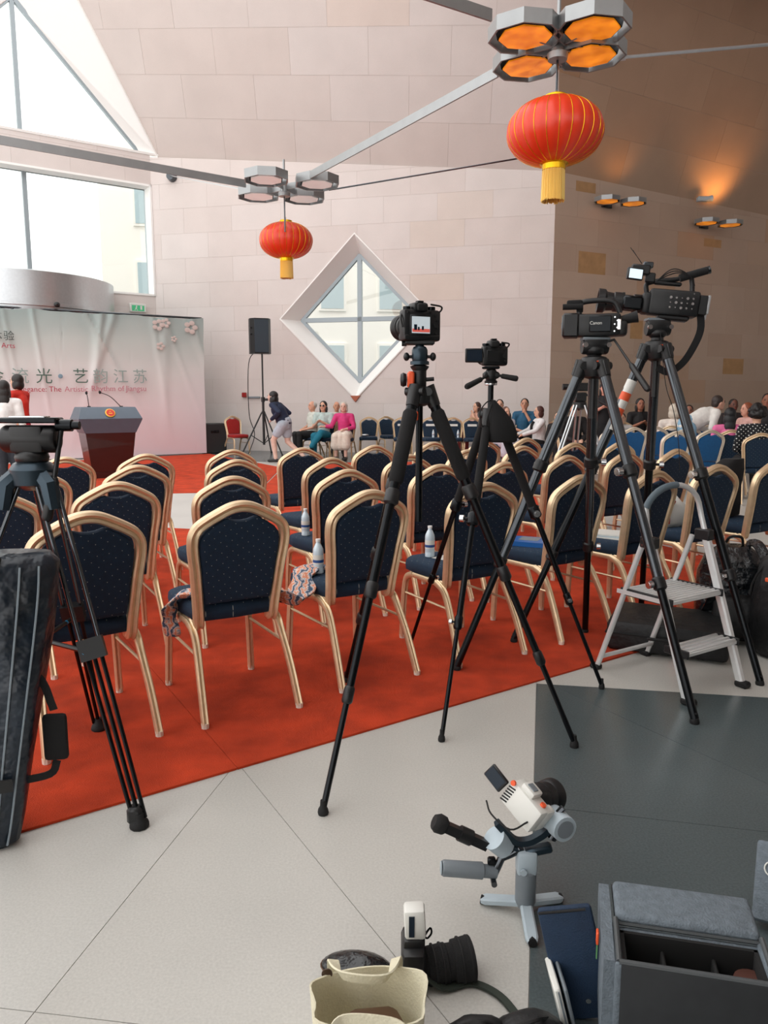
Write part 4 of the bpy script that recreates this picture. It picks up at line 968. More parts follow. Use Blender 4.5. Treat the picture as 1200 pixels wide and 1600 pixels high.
loftbox([(.775, .43, -.28, .285), (.80, .44, -.285, .29), (1.0, .53, -.33, .34), (1.02, .53, -.33, .345), (1.20, .46, -.30, .22), (1.215, .45, -.29, .20)], M['slate'], lec, 'desk_top')
er = Euler((R(-58 + 90), 0, 0)).to_matrix()
b = B(); mm_ = Matrix.Translation((0, .292, 1.10)) @ Euler((R(-54), 0, 0)).to_matrix().to_4x4()
eb = Matrix.Translation((0, .287, 1.11)) @ Euler((R(-55), R(0), 0)).to_matrix().to_4x4()
b.lathe([(.075, 0), (.085, .006), (.085, .014), (.07, .018)], 24, eb.to_3x3(), eb.translation); em = b.obj('emblem', mat('emblem_gold', (226, 170, 70), .35, .5), lec)
b = B(); b.lathe([(.066, .016), (.066, .021), (0, .022)], 24, eb.to_3x3(), eb.translation); b.obj('emblem_disc', mat('emblem_red', (206, 40, 26), .4), em)
b = B()
for k, (sx_, sy_, sr) in enumerate(((0, .022, .016), (-.03, .026, .006), (.03, .026, .006), (-.018, .004, .006), (.018, .004, .006))):
    pts = [(sx_ + sr * (1 if q % 2 == 0 else .4) * math.sin(q * math.pi / 5), sy_ + sr * (1 if q % 2 == 0 else .4) * math.cos(q * math.pi / 5)) for q in range(10)]
    b.prism([(p[0], p[1]) for p in pts], .021, .025, eb @ Euler((0, 0, R(180))).to_matrix().to_4x4())
b.prism([(-.035, .012), (.035, .012), (.028, .026), (-.028, .026)], .021, .025, eb); b.obj('emblem_relief', MATS['emblem_gold'], em)
for s_, (u, v) in ((1, (135, 614)), (-1, (156, 613))):
    e = lec.matrix_world.inverted() @ Vector((0, 0, 0)); 
    rotm = Matrix.Rotation(-lec.rotation_euler.z, 3, 'Z'); tip = rotm @ (at(u, v, lp.y) - lp); base = Vector((tip.x + (.13 if s_ > 0 else -.22) * (1), -.1, 1.21))
    base = Vector((.25 if tip.x > -.0 and s_ > 0 else (.25 if s_ > 0 else -.3), -.12, 1.21))
    b = B(); b.tube(spline([base, base.lerp(tip, .5) + Vector((0, 0, .05)), tip], 6), .007, 6); g = b.obj('microphone_stem', M['black'], lec)
    b = B(); b.ell(tip, (.022, .022, .03), 8, 6); b.cyl(base, base + Vector((0, 0, .02)), .03, n=10); b.obj('microphone_head', M['black_rubber'], g)

# steel drum of the revolving door behind the backdrop
_d = ray(30, 600); _d.z = 0; _k = (CL.dot(LN) + 0.0) / _d.dot(LN); dc = _d * _k; GAP = (bp0 - CL).dot(LN); print('GAP', GAP); dz0 = at(60, 492, 18.6).z; dz1 = at(60, 437, 18.6).z
drum = thing('door_drum', 'curved brushed steel drum rising behind the backdrop', 'canopy', (dc.x, dc.y, 0))
ha = math.atan2(LN.y, LN.x)
def half(prof, n=36):
    q = B(); rings = [[q.bm.verts.new((r_ * math.cos(ha - 1.5 + 3.0 * k / n), r_ * math.sin(ha - 1.5 + 3.0 * k / n), z_)) for k in range(n + 1)] for r_, z_ in prof]
    for A_, B_ in zip(rings, rings[1:]):
        for k in range(n): q._f([A_[k], A_[k + 1], B_[k + 1], B_[k]])
    q._f([x_ for x_ in rings[-1]]); return q
b = half([(2.25, dz0 - .5), (2.28, dz0 - .45), (2.28, dz0 + .03), (2.33, dz0 + .04), (2.33, dz0 + .10), (2.28, dz0 + .11), (2.28, dz1 - .03), (2.2, dz1)]); b.obj('steel_band', M['silver'], drum)
b = B()
b.bm.free()
for k in (-1.2, -.4, .4, 1.2):
    a_ = ha + k; b = B(); b.cyl((2.15 * math.cos(a_), 2.15 * math.sin(a_), 0), (2.15 * math.cos(a_), 2.15 * math.sin(a_), dz0 - .4), .06, n=8); b.obj('drum_post', M['silver'], drum)
b = B(); b.ell((2.34 * math.cos(ha + .2), 2.34 * math.sin(ha + .2), dz0 + .08), (.06, .08, .06), 10, 8); b.obj('sensor', M['black'], drum)
# exit sign box
ep = hit(212, 482, CL, LN); es = thing('exit_sign', 'small pale box with green running figure sign above the backdrop', 'sign', ep + LN * .16, math.atan2(LN.y, LN.x) + math.pi / 2)
b = B(); b.box((0, 0, 0), (.42, .08, .22), bev=.01); b.obj('sign_box', M['white_plastic'], es)
b = B(); b.box((0, -.043, -.01), (.32, .006, .14)); g = b.obj('sign_face', mat('exit_green', (70, 170, 120), .4, emit=.25), es)
b = B(); b.ell((-.04, -.047, .035), (.018, .003, .018), 8, 5); b.box((-.05, -.047, -.005), (.03, .004, .05), r=(0, R(20), 0)); b.box((-.03, -.047, -.05), (.014, .004, .05), r=(0, R(-35), 0)); b.box((-.075, -.047, -.045), (.014, .004, .05), r=(0, R(40), 0)); b.box((.08, -.047, 0), (.05, .004, .1)); b.obj('running_figure', M['white_plastic'], g)

# speaker on its stand
spp = un(413, 711)
st = thing('speaker_stand', 'black tripod stand holding the loudspeaker by the pale wall', 'stand', spp)
st_h = at(410, 553, spp.y).z
b = B(); b.cyl((0, 0, .25), (0, 0, 1.35), .03, n=10); b.cyl((0, 0, 1.3), (0, 0, st_h), .02, n=10); b.obj('pole', M['black'], st)
b = B(); b.cyl((0, 0, 1.28), (0, 0, 1.40), .045, n=10); b.cyl((0, 0, 1.0), (.0, 0, 1.06), .045, n=10); b.box((.07, 0, 1.34), (.1, .04, .06), bev=.01); b.obj('collar', M['black'], st)
for a_ in (200, 330, 80):
    d = Vector((math.cos(R(a_)), math.sin(R(a_)), 0)); b = B(); b.tube([Vector((0, 0, 1.03)) + d * .04, d * .55 + Vector((0, 0, .02))], .018, 8); l = b.obj('leg', M['black'], st)
    b = B(); b.cyl(d * .30 + Vector((0, 0, .48)), (0, 0, .28), .011, n=6); b.ell(d * .55 + Vector((0, 0, .02)), (.03, .03, .02), 8, 6); b.obj('brace', M['black'], l)
sk = thing('loudspeaker', 'black loudspeaker box high on a stand left of the diamond window', 'speaker', spp + Vector((-.04, 0, st_h)), R(200))
b = B(); b.prism([(-.24, -.16), (.24, -.16), (.25, .05), (.17, .20), (-.17, .20), (-.25, .05)], 0, .82); b.obj('cabinet', M['black'], sk, ang=20)
b = B(); b.box((0, .205, .41), (.33, .012, .76), bev=.004); b.obj('grille', mat('speaker_grille', (44, 58, 68), .6, bump=.5, bscale=300), sk)
b = B(); b.box((.235, .1, .6), (.03, .06, .03), bev=.005); b.box((.235, .1, .45), (.03, .06, .03), bev=.005); b.obj('handle', M['black_metal'], sk)
b = B(); b.tube(spline([spp + Vector((-.12, .05, st_h + .1)), spp + Vector((-.36, .2, 2.2)), spp + Vector((-.38, .2, 1.0)), spp + Vector((-.25, .15, .5)), spp + Vector((-.4, .1, .02))], 6), .010, 5); tag(b.obj('speaker_cable', M['black_rubber']), 'black cable hanging down the wall from the loudspeaker', 'cable')
fp = pl(383, 617); b = B(); b.box(mW @ Vector((fp[0], fp[1], .06)), (.12, .06, .12), r=(0, 0, math.atan2(WD.y, WD.x)), bev=.01); tag(b.obj('wall_box', M['red_fabric']), 'small red alarm box on the pale wall by the speaker stand', 'alarm box')
b = B(); b.box(mW @ Vector((pl(398, 621)[0], pl(398, 621)[1], .05)), (.34, .04, .05), r=(0, 0, math.atan2(WD.y, WD.x)), bev=.01); tag(b.obj('wall_socket_rail', M['grey_plastic']), 'thin grey rail on the wall behind the speaker stand', 'rail')
# black case behind backdrop edge
cp = un(337, 706); fc = thing('flight_case', 'black box standing between the backdrop and the red chair', 'case', cp + Vector((.06, -.45, 0)), R(20))
b = B(); b.box((0, 0, .38), (.56, .5, .74), bev=.02); b.obj('case_body', M['black'], fc)
b = B(); b.box((0, -.255, .55), (.2, .02, .07), bev=.005); b.obj('handle', M['black_metal'], fc)
b = B()
for sx_ in (-1, 1):
    for sy_ in (-1, 1): b.cyl((sx_ * .2 - .02, sy_ * .18, .03), (sx_ * .2 + .02, sy_ * .18, .03), .03, n=10)
b.obj('caster', M['black_rubber'], fc)
# red chair
red0 = None
M['red_back'] = dotted('red_fabric_back', (150, 22, 18), (0, 2), dot=(170, 60, 40)); M['red_seat'] = dotted('red_fabric_seat', (150, 22, 18), (0, 1), dot=(170, 60, 40))
rc = make_chair('red banquet chair with gold frame beside the black box', 'red_back', 'red_seat'); rp = un(372, 709); rc.location = (rp.x, rp.y, 0); rc.rotation_euler = (0, 0, R(-142))

# chairs along the far wall, facing the hall
WR = [(576, 714, 178, 'blue chair facing the hall with glasses on it, right of the pink blouse', False), (609, 711, 200, 'blue chair turned left behind the first labelled chair', False), (629, 716, 182, 'blue chair with paper label, leftmost of the labelled four', True), (673, 716.5, 180, 'blue chair with paper label, second of the labelled four', True),
      (692, 712, 178, 'blue chair behind, between second and third labelled chair', False), (708, 717, 178, 'blue chair with paper label, third of the labelled four', True), (738, 717.5, 178, 'blue chair with paper label before the brown-haired woman', True)]
for i, (u, v, a_, lab, paper) in enumerate(WR):
    o = place_chair(0, 0, R(a_), lab, 'blue chairs along the pale wall', loc=un(u, v)); o.location.z = 0; CH['W', i] = o
    if paper:
        rot = Matrix.Rotation(R(a_), 3, 'Z'); b = B(); b.box((0, 0, 0), (.21, .003, .05), bev=0); q = b.obj('paper_label', M['white_plastic']); q.location = o.location + rot @ Vector((0, back_y(.76) + .046, .76)); q.rotation_euler = (R(10), 0, R(a_)); tag(q, 'white paper strip on backrest, %s chair' % {2: 'leftmost labelled', 3: 'second labelled', 5: 'third labelled', 6: 'rightmost labelled'}[i], 'paper sign', 'paper strips on backrests')

# ------------------------------------------------------------------ lanterns and hanging lights
M['lantern_red'] = mat('red_satin', (222, 56, 26), .36, spec=.55); M['lantern_gold'] = mat('gold_foil', (236, 186, 20), .25, .7); M['tassel'] = mat('yellow_tassel', (246, 212, 120), .7)
def lantern(label, u, v, d, Y, tw):
    c = at(u, v, Y); t = thing('red_lantern', label, 'lantern', c, R(8))
    r = d / 2; h = r * .64; n = 24
    b = B(); rings = []
    for j in range(1, 20):
        th = math.pi * j / 20; th = .16 + (math.pi - .32) * (j - 1) / 18
        rr = r * math.sin(th) ** .82; zz = h * math.cos(th)
        ring = []
        for k in range(n * 4):
            a_ = 2 * math.pi * k / (n * 4); q = abs(math.sin(a_ * n / 2)); ring.append(b.bm.verts.new((rr * (1 - .022 * (1 - q)) * math.cos(a_), rr * (1 - .022 * (1 - q)) * math.sin(a_), zz)))
        rings.append(ring)
    for A_, B_ in zip(rings, rings[1:]):
        for k in range(n * 4): b._f([A_[k], A_[(k + 1) % (n * 4)], B_[(k + 1) % (n * 4)], B_[k]])
    b.obj('silk_shade', M['lantern_red'], t)
    b = B(); pts = []
    for j in range(0, 19):
        th = .16 + (math.pi - .32) * j / 18; rr = r * math.sin(th) ** .82; pts.append((rr * .982 + .001, 0, h * math.cos(th)))
    b.tube(pts, .0035 * d, 5); rib = b.obj('rib', M['lantern_gold'], t)
    for k in range(1, n):
        q = rib.copy(); C.objects.link(q); q.rotation_euler = (0, 0, 2 * math.pi * k / n)
    b = B(); b.lathe([(r * .24, h * .985), (r * .24, h * 1.10), (r * .22, h * 1.12), (r * .17, h * 1.12), (r * .17, h * 1.0)], 28); b.obj('top_cap', M['lantern_gold'], t)
    b = B(); b.lathe([(r * .36, -h * .93), (r * .30, -h * .97), (r * .25, -h * 1.0), (r * .24, -h * 1.16), (r * .22, -h * 1.18), (r * .17, -h * 1.12)], 28); b.obj('bottom_cap', M['lantern_gold'], t)
    b = B(); random.seed(5)
    for k in range(110):
        a_ = 2 * math.pi * k / 110; q = r * (.21 + .02 * random.random()); l = h * (2.42 + .08 * random.random())
        b.cyl((q * math.cos(a_), q * math.sin(a_), -h * 1.14), (q * 1.06 * math.cos(a_), q * 1.06 * math.sin(a_), -l * tw), .006 * d, n=3)
    o = b.obj('fringe', M['tassel'], t); o['kind'] = 'stuff'
    return t, c
lan1, lc1 = lantern('larger, nearer red lantern hanging at the upper right', 867, 207, 0.98, 8.3, .86)
lan2, lc2 = lantern('smaller, farther red lantern hanging left of the diamond window', 447, 376, 0.98, 14.6, .86)
PZ = 5.0
def onz(u, v, z=PZ): return un(u, v, z)
M['lamp_glow'] = mat('amber_lamp_glass', (255, 150, 30), .3, emit=.9)
def amber():
    m = M['lamp_glow']; nt = m.node_tree; N = nt.nodes; L = nt.links; p = N['Principled BSDF']
    nz = N.new('ShaderNodeTexNoise'); nz.inputs['Scale'].default_value = 5; tc = N.new('ShaderNodeTexCoord'); L.new(tc.outputs['Object'], nz.inputs['Vector'])
    mr = N.new('ShaderNodeMapRange'); mr.inputs['From Min'].default_value = .3; mr.inputs['From Max'].default_value = .7; mr.inputs['To Min'].default_value = .15; mr.inputs['To Max'].default_value = .75; L.new(nz.outputs['Fac'], mr.inputs['Value']); L.new(mr.outputs[0], p.inputs['Emission Strength'])
amber(); M['lamp_pale'] = mat('pale_lamp_glass', (226, 226, 222), .3, emit=.25)
M['steel'] = mat('light_steel', (158, 161, 162), .38, .75, vary=.04, scale=6)
OCT = [(math.cos(R(22.5 + 45 * k)), math.sin(R(22.5 + 45 * k))) for k in range(8)]
def lamp(t, c, r, glass, h=.14, wide=1.42, ang=0):
    """an octagonal steel ring with a recessed octagonal glass below"""
    c = Vector(c); ca, sa = math.cos(ang), math.sin(ang)
    O = [Vector((x * ca - y * sa, x * sa + y * ca, 0)) for x, y in OCT]
    b = B(); loops = []
    for rr, z in ((r * wide, -h * .5), (r * wide, h * .5), (r * wide - .02, h * .5), (r * wide - .02, -h * .5)):
        loops.append([b.bm.verts.new(c + o * rr + Vector((0, 0, z))) for o in O])
    for i in range(4):
        A_, B_ = loops[i], loops[(i + 1) % 4]
        for k in range(8): b._f([A_[k], A_[(k + 1) % 8], B_[(k + 1) % 8], B_[k]])
    hs = b.obj('steel_ring', M['steel'], t, ang=15)
    b = B(); loops = []
    for rr, z in ((r * 1.06, -h * .35), (r * 1.12, h * .1), (r * .7, h * .45), (r * .3, h * .5)):
        loops.append([b.bm.verts.new(c + o * rr + Vector((0, 0, z))) for o in O])
    for A_, B_ in zip(loops, loops[1:]):
        for k in range(8): b._f([A_[k], A_[(k + 1) % 8], B_[(k + 1) % 8], B_[k]])
    b._f(loops[-1]); b.obj('lamp_hood', M['graphite'], hs, ang=15)
    b = B(); b.prism([(c.x + o.x * r, c.y + o.y * r) for o in O], c.z - h * .42, c.z - h * .30); b.obj('lamp_glass', M[glass], hs, ang=15)
def cluster(label, centre, spots, r, glass, drop):
    c = Vector(centre); t = thing('lamp_cluster', label, 'lamp', c, 0, 'hanging lamp clusters')
    for i, s_ in enumerate(spots): lamp(t, Vector(s_) - c, r, glass, ang=R(10))
    b = B(); b.cyl((0, 0, -.14), (0, 0, .25), .07, n=14); b.lathe([(.10, -.16), (.11, -.1), (.07, -.08)], 14); b.obj('hub', M['steel'], t)
    for s_ in spots:
        e = Vector(s_) - c; b = B(); b.tube([Vector((0, 0, 0)), e * .62], 1.0, prof=[(-.012, -.05), (.012, -.05), (.012, .05), (-.012, .05)], up=(0, 0, 1)); b.obj('bracket', M['steel'], t)
    b = B(); b.cyl((0, 0, .2), (0, 0, drop), .02, n=8); b.obj('hanging_rod', M['steel'], t)
    b = B(); b.cyl((0, 0, -.15), (0, 0, -.75), .012, n=6); b.obj('lantern_hook_rod', M['graphite'], t)
    return t, c
cc1 = at(872, 78, 8.35); cc1.z = PZ
cc1 = onz(872, 68)
sp1 = [onz(821, 50, PZ + .02), onz(926, 38, PZ + .02), onz(824, 97), onz(922, 80)]
k1, _ = cluster('large cluster of four amber octagonal lamps at the top right', cc1, sp1, .265, 'lamp_glow', 4.2)
cc2 = onz(444, 292)
sp2 = [onz(404, 288), onz(462, 282), onz(432, 299), onz(486, 294)]
sp2 = [cc2 + Vector((-.52, .45, 0)), cc2 + Vector((.28, .62, 0)), cc2 + Vector((-.22, -.62, 0)), cc2 + Vector((.60, -.35, 0))]
k2, _ = cluster('distant pale lamp cluster above the smaller lantern', cc2, sp2, .27, 'lamp_pale', .45)
# lantern strings
b = B(); b.cyl((cc1.x, cc1.y, PZ - .7), (lc1.x, lc1.y, lc1.z + .40), .008, n=6); tag(b.obj('lantern_string', M['silver']), 'thin string from the lamp cluster to the larger lantern', 'string')
b = B(); b.cyl((cc2.x, cc2.y, PZ - .7), (lc2.x, lc2.y, lc2.z + .40), .010, n=6); tag(b.obj('lantern_string', M['silver']), 'thin string from the lamp cluster to the smaller lantern', 'string')
def flat_bar(name, a, b_, w_, label, m='steel', cat='beam', th=.012):
    b = B(); b.tube([a, b_], 1.0, prof=[(-th, -w_), (th, -w_), (th, w_), (-th, w_)], up=(0, 0, 1)); return tag(b.obj(name, M[m]), label, cat)
flat_bar('steel_bar', onz(778, 112), onz(484, 274), .058, 'flat steel bar joining the two lamp clusters')
flat_bar('steel_bar', onz(768, 24), onz(560, -45), .055, 'flat steel bar leaving the top of the picture, left of the lamps')
flat_bar('steel_bar', onz(384, 287), onz(-60, 208), .062, 'long flat steel bar crossing before the windows on the left')
b = B(); b.cyl(onz(968, 90), onz(1290, 62), .018, n=8); b.cyl(onz(968, 90), onz(978, 89), .035, n=8); tag(b.obj('steel_rod', M['silver']), 'steel rod from the amber lamps to the right edge', 'rod')
b = B(); b.cyl(onz(514, 297), un(838, 243, 5.3), .014, n=6); tag(b.obj('steel_cable', M['graphite']), 'dark thin cable running from the distant lamps behind the large lantern', 'cable')
an = hit(270, 277, W0, WN); b = B(); b.cyl(an + WN * .15, onz(402, 300), .012, n=6); tag(b.obj('steel_cable', M['silver']), 'pale thin cable from the wall anchor to the distant lamps', 'cable')
b = B(); b.cyl(an + WN * .02, an + WN * .16, .13, .10, 14); tag(b.obj('wall_anchor', M['graphite']), 'round grey anchor on the wall above the window corner', 'anchor')
# wall lamps on the right wall
for (u, v, lab, pw) in ((969, 313, 'pair of octagonal wall lamps nearer the amber cluster', 14), (1122, 347, 'darker pair of octagonal wall lamps at the far right', 90)):
    c = hit(u, v, CR + RN * .5, RN); t = thing('wall_lamp', lab, 'lamp', c, math.atan2(RD.y, RD.x), 'wall lamps')
    lamp(t, (-.30, .10, 0), .25, 'lamp_glow', h=.10, wide=1.25); lamp(t, (.30, -.12, -.03), .25, 'lamp_glow', h=.10, wide=1.25)
    b = B(); b.tube([Vector((0, .44, .02)), Vector((-.05, 0, .02))], 1.0, prof=[(-.012, -.05), (.012, -.05), (.012, .05), (-.012, .05)], up=(0, 0, 1)); b.box((0, .44, .02), (.3, .06, .2), bev=.01); b.obj('wall_bracket', M['graphite'], t)
    l = bpy.data.lights.new('uplight', 'SPOT'); l.energy = pw; l.color = (1, .42, .10); l.spot_size = R(115); l.spot_blend = .8; l.shadow_soft_size = .2
    lo = bpy.data.objects.new('uplight', l); C.objects.link(lo); lo.parent = t; lo.location = (.35, -.1, .35); lo.rotation_euler = (R(180 - 12), R(-12), 0)
sp_ = hit(1088, 314, CR, RN) + RN * .2
o = B(); o.box((0, 0, 0), (.28, .16, .12), bev=.02); o.cyl((.1, 0, 0), (.24, 0, .02), .06, .08, 10); q = o.obj('emergency_light', M['pale_plastic']); q.location = sp_; tag(q, 'small emergency light unit high on the right wall', 'emergency light')

# ------------------------------------------------------------------ step ladder
LF = [un(1153, 1070), un(1076, 1103)]; LR = [un(1007, 1020), un(937, 1050)]
lo_ = (LF[0] + LF[1] + LR[0] + LR[1]) / 4; ax = ((LF[0] + LF[1]) - (LR[0] + LR[1])).normalized()
ld = thing('step_ladder', 'folding aluminium two-step ladder with a hoop handle', 'ladder', lo_, math.atan2(ax.y, ax.x) - math.pi / 2)
M['alu_rail'] = mat('brushed_aluminium', (222, 224, 224), .35, .35, vary=.03, scale=20)
hw_ = .205; fy, ry = .27, -.27
RP = [(-1, -.7), (1, -.7), (1, .7), (-1, .7)]
def rail_pt(z): return fy + (-.02 - fy) * z / .86
for s_ in (-1, 1):
    b = B(); b.tube([(s_ * hw_, fy, .02), (s_ * hw_, rail_pt(.72), .72)], .0185, prof=[(-1, -.6), (-.6, -1), (.6, -1), (1, -.6), (1, .6), (.6, 1), (-.6, 1), (-1, .6)], up=(0, 1, 0)); fr_ = b.obj('front_rail', M['alu_rail'], ld)
    b = B(); b.box((s_ * hw_, fy + .01, .016), (.05, .065, .03), bev=.008); b.obj('rubber_foot', M['black_rubber'], fr_)
    b = B(); b.cyl((s_ * (hw_ - .012), ry, .02), (s_ * (hw_ - .02), -.03, .70), .0135, n=12); rr_ = b.obj('rear_rail', M['alu_rail'], ld)
    b = B(); b.box((s_ * (hw_ - .012), ry - .01, .014), (.045, .055, .028), bev=.008); b.obj('rubber_foot', M['black_rubber'], rr_)
    b = B(); b.box((s_ * hw_, rail_pt(.72) - .005, .71), (.045, .085, .055), bev=.006)
    b.obj('hinge', M['black'], ld)
    for dy_ in (-.022, .022):
        for dz_ in (-.014, .014):
            b = B(); b.cyl((s_ * (hw_ + .022), rail_pt(.72) - .005 + dy_, .71 + dz_), (s_ * (hw_ + .027), rail_pt(.72) - .005 + dy_, .71 + dz_), .006, n=8); b.obj('rivet', M['chrome'], ld)
hoop = [(s_ * hw_, rail_pt(z), z) for s_, z in ((1, .72), (1, .80))] + [(hw_ * math.cos(a_), rail_pt(.84), .83 + .135 * math.sin(a_)) for a_ in [R(x_) for x_ in range(15, 166, 15)]] + [(-hw_, rail_pt(.80), .80), (-hw_, rail_pt(.72), .72)]
b = B(); b.tube(hoop, .0135, 12); hp = b.obj('hoop_handle', M['alu_rail'], ld)
gp = [(hw_ * math.cos(a_), rail_pt(.84), .83 + .135 * math.sin(a_)) for a_ in [R(x_) for x_ in range(15, 96, 10)]]
b = B(); b.tube(gp, .0165, 12); b.obj('hoop_grip', mat('blue_grey_grip', (96, 112, 122), .5), hp)
b = B(); b.tube([(hw_ + .021, rail_pt(.50), .50), (hw_ + .021, rail_pt(.64), .64)], 1.0, prof=[(-.0006, -.014), (.0006, -.014), (.0006, .014), (-.0006, .014)], up=(0, 1, 0)); b.obj('warning_label', mat('label_tan', (196, 176, 168), .5), ld)
def tread(z, y0, y1, nm):
    w_ = hw_ - .02; q = B(); q.box((0, (y0 + y1) / 2, z - .016), (w_ * 2, y1 - y0, .018), bev=.003); n = int((y1 - y0) / .026)
    o = q.obj(nm, M['alu_rail'], ld)
    for k in range(n):
        yy = y0 + .012 + (y1 - y0 - .024) * k / max(1, n - 1); q = B(); q.box((0, yy, z - .004), (w_ * 2 - .006, .015, .010), bev=.003); q.obj('tread_rib', M['alu_rail'], o)
    for s_ in (-1, 1):
        q = B(); q.box((s_ * (w_ + .004), (y0 + y1) / 2, z - .014), (.012, y1 - y0 + .012, .036), bev=.003); q.obj('tread_end', M['black'], o)
tread(.455, -.14, .15, 'top_step'); tread(.235, .13, .25, 'lower_step')
b = B(); b.cyl((-hw_ + .01, ry + .025, .075), (hw_ - .01, ry + .025, .075), .011, n=10); b.obj('rear_brace', M['alu_rail'], ld)
for s_ in (-1, 1):
    b = B(); b.box((s_ * (hw_ - .006), -.01, .44), (.006, .30, .02)); b.obj('folding_link', M['alu_rail'], ld)

# ------------------------------------------------------------------ bags at the right
M['nylon'] = mat('black_nylon', (17, 18, 20), .55, vary=.2, scale=6, bump=.6, bscale=10, bdist=.03); M['shiny'] = mat('shiny_black_coating', (20, 24, 28), .22, vary=.2, scale=6, bump=.8, bscale=12, coat=.3, bdist=.05)
M['blue_nylon'] = mat('blue_black_nylon', (19, 31, 43), .34, vary=.5, scale=6, bump=1.0, bscale=5, bdist=.06)
def blob(rings_, m, parent, name, n=20, seed=0, wob=.05, ang=60, sq=2.6):
    """stack of super-ellipse rings (cx, cy, z, rx, ry) with creases"""
    random.seed(seed); ph = [random.uniform(0, 6.28) for _ in range(4)]
    b = B(); rr = []
    for j, (cx_, cy_, z, rx, ry_) in enumerate(rings_):
        ring = []
        for k in range(n):
            a_ = 2 * math.pi * k / n; c_, s_ = math.cos(a_), math.sin(a_)
            q = (abs(c_) ** sq + abs(s_) ** sq) ** (-1 / sq); q *= 1 + wob * (math.sin(3 * a_ + ph[0] + j * .9) * .5 + math.sin(5 * a_ + ph[1] - j * 1.3) * .3)
            ring.append(b.bm.verts.new((cx_ + rx * q * c_, cy_ + ry_ * q * s_, z)))
        rr.append(ring)
    for A_, B_ in zip(rr, rr[1:]):
        for k in range(n): b._f([A_[k], A_[(k + 1) % n], B_[(k + 1) % n], B_[k]])
    b._f(rr[0][::-1]); b._f(rr[-1]); return b.obj(name, m, parent, ang=ang)
# flat black case behind the ladder
p0 = un(1060, 1030)
cs = thing('equipment_case', 'low black equipment case lying behind the ladder', 'case', (1.60, 4.16, .009), R(-25))
b = B(); b.box((0, 0, .085), (.62, .46, .165), bev=.025, seg=2); b.obj('case_shell', M['nylon'], cs)
b = B(); b.box((0, 0, .10), (.632, .472, .012), bev=.003); b.obj('zip_band', M['black_rubber'], cs)
b = B(); b.tube(spline([(-.08, -.235, .09), (-.07, -.27, .10), (.07, -.27, .10), (.08, -.235, .09)], 4), .01, 6); b.obj('handle', M['black_rubber'], cs)
b = B(); b.box((.05, -.238, .06), (.05, .006, .075)); b.obj('orange_tag', M['orange_plastic'], cs)
# backpack
bpk = thing('backpack', 'shiny black backpack with straps, between ladder and tripod leg', 'backpack', (2.02, 4.34, .009), R(-10))
blob([(0, 0, 0, .17, .12), (0, 0, .03, .20, .15), (0, 0, .20, .205, .155), (0, .0, .38, .19, .145), (0, .01, .48, .15, .12), (0, .01, .53, .08, .07)], M['shiny'], bpk, 'main_compartment', seed=3, wob=.07)
blob([(0, -.15, .04, .12, .05), (0, -.165, .08, .145, .07), (0, -.165, .24, .14, .065), (0, -.15, .30, .09, .03)], M['nylon'], bpk, 'front_pocket', seed=4)
for s_ in (-1, 1):
    b = B(); b.tube(spline([(s_ * .07, .05, .52), (s_ * .09, -.10, .56), (s_ * .13, -.19, .44), (s_ * .15, -.17, .25), (s_ * .17, -.05, .10)], 5), 1.0, prof=[(-.028, -.006), (.028, -.006), (.028, .006), (-.028, .006)], up=(0, -1, .4)); b.obj('shoulder_strap', M['shiny'], bpk)
b = B(); b.tube(spline([(-.05, .03, .53), (-.03, .0, .58), (.03, .0, .58), (.05, .03, .53)], 4), .008, 6); b.obj('grab_handle', M['black_rubber'], bpk)
for k in range(3):
    b = B(); b.tube(spline([(-.19, -.09, .30 + .06 * k), (-.10, -.20, .31 + .06 * k), (.10, -.20, .31 + .06 * k), (.19, -.09, .30 + .06 * k)], 5), 1.0, prof=[(-.003, -.016), (.003, -.016), (.003, .016), (-.003, .016)], up=(0, 0, 1)); b.obj('compression_strap', M['shiny'], bpk)
# big black roller bag
bb = thing('camera_case', 'big rounded black camera case at the right edge', 'case', (2.27, 3.98, .0), R(-30))
blob([(0, 0, 0, .24, .16), (0, 0, .04, .275, .19), (0, 0, .30, .28, .195), (0, 0, .50, .25, .18), (0, 0, .58, .18, .15), (0, 0, .615, .09, .09)], M['nylon'], bb, 'case_body', seed=8, wob=.03)
b = B(); b.tube([(.283 * math.cos(a_ * math.pi / 14) * (1 if a_ < 99 else 1), -.10, .33 + .27 * math.sin(a_ * math.pi / 14)) for a_ in range(15)], .006, 6); b.obj('zip_piping', M['black_rubber'], bb)
b = B(); b.box((0, -.195, .18), (.36, .04, .26), bev=.02, seg=2); b.obj('front_pocket', M['nylon'], bb)
b = B(); b.box((-.2, -.19, .44), (.02, .02, .02), bev=.003); b.obj('red_dot', M['orange_plastic'], bb)
b = B()
b.tube(spline([(-.10, -.0, .61), (-.08, 0, .66), (.08, 0, .66), (.10, 0, .61)], 4), .012, 8); b.obj('grab_handle', M['black_rubber'], bb)
# coat on the chair at right
ch = CH['M', 6, 0]
ct = thing('draped_coat', 'black coat with white lining draped over the chair at the right edge', 'coat', ch.location + Vector((-.12, .10, .40)), FACE)
blob([(0, .0, .10, .17, .13), (-.01, .02, .18, .20, .16), (0, .0, .32, .19, .12), (.05, -.03, .44, .17, .08), (.10, -.05, .52, .10, .05)], M['foam'], ct, 'coat_cloth', seed=12, wob=.12)
blob([(-.17, .02, .20, .04, .06), (-.19, .02, .28, .05, .07), (-.17, 0, .40, .04, .05), (-.15, 0, .45, .02, .02)], M['white_plastic'], ct, 'white_lining', seed=13, wob=.15)

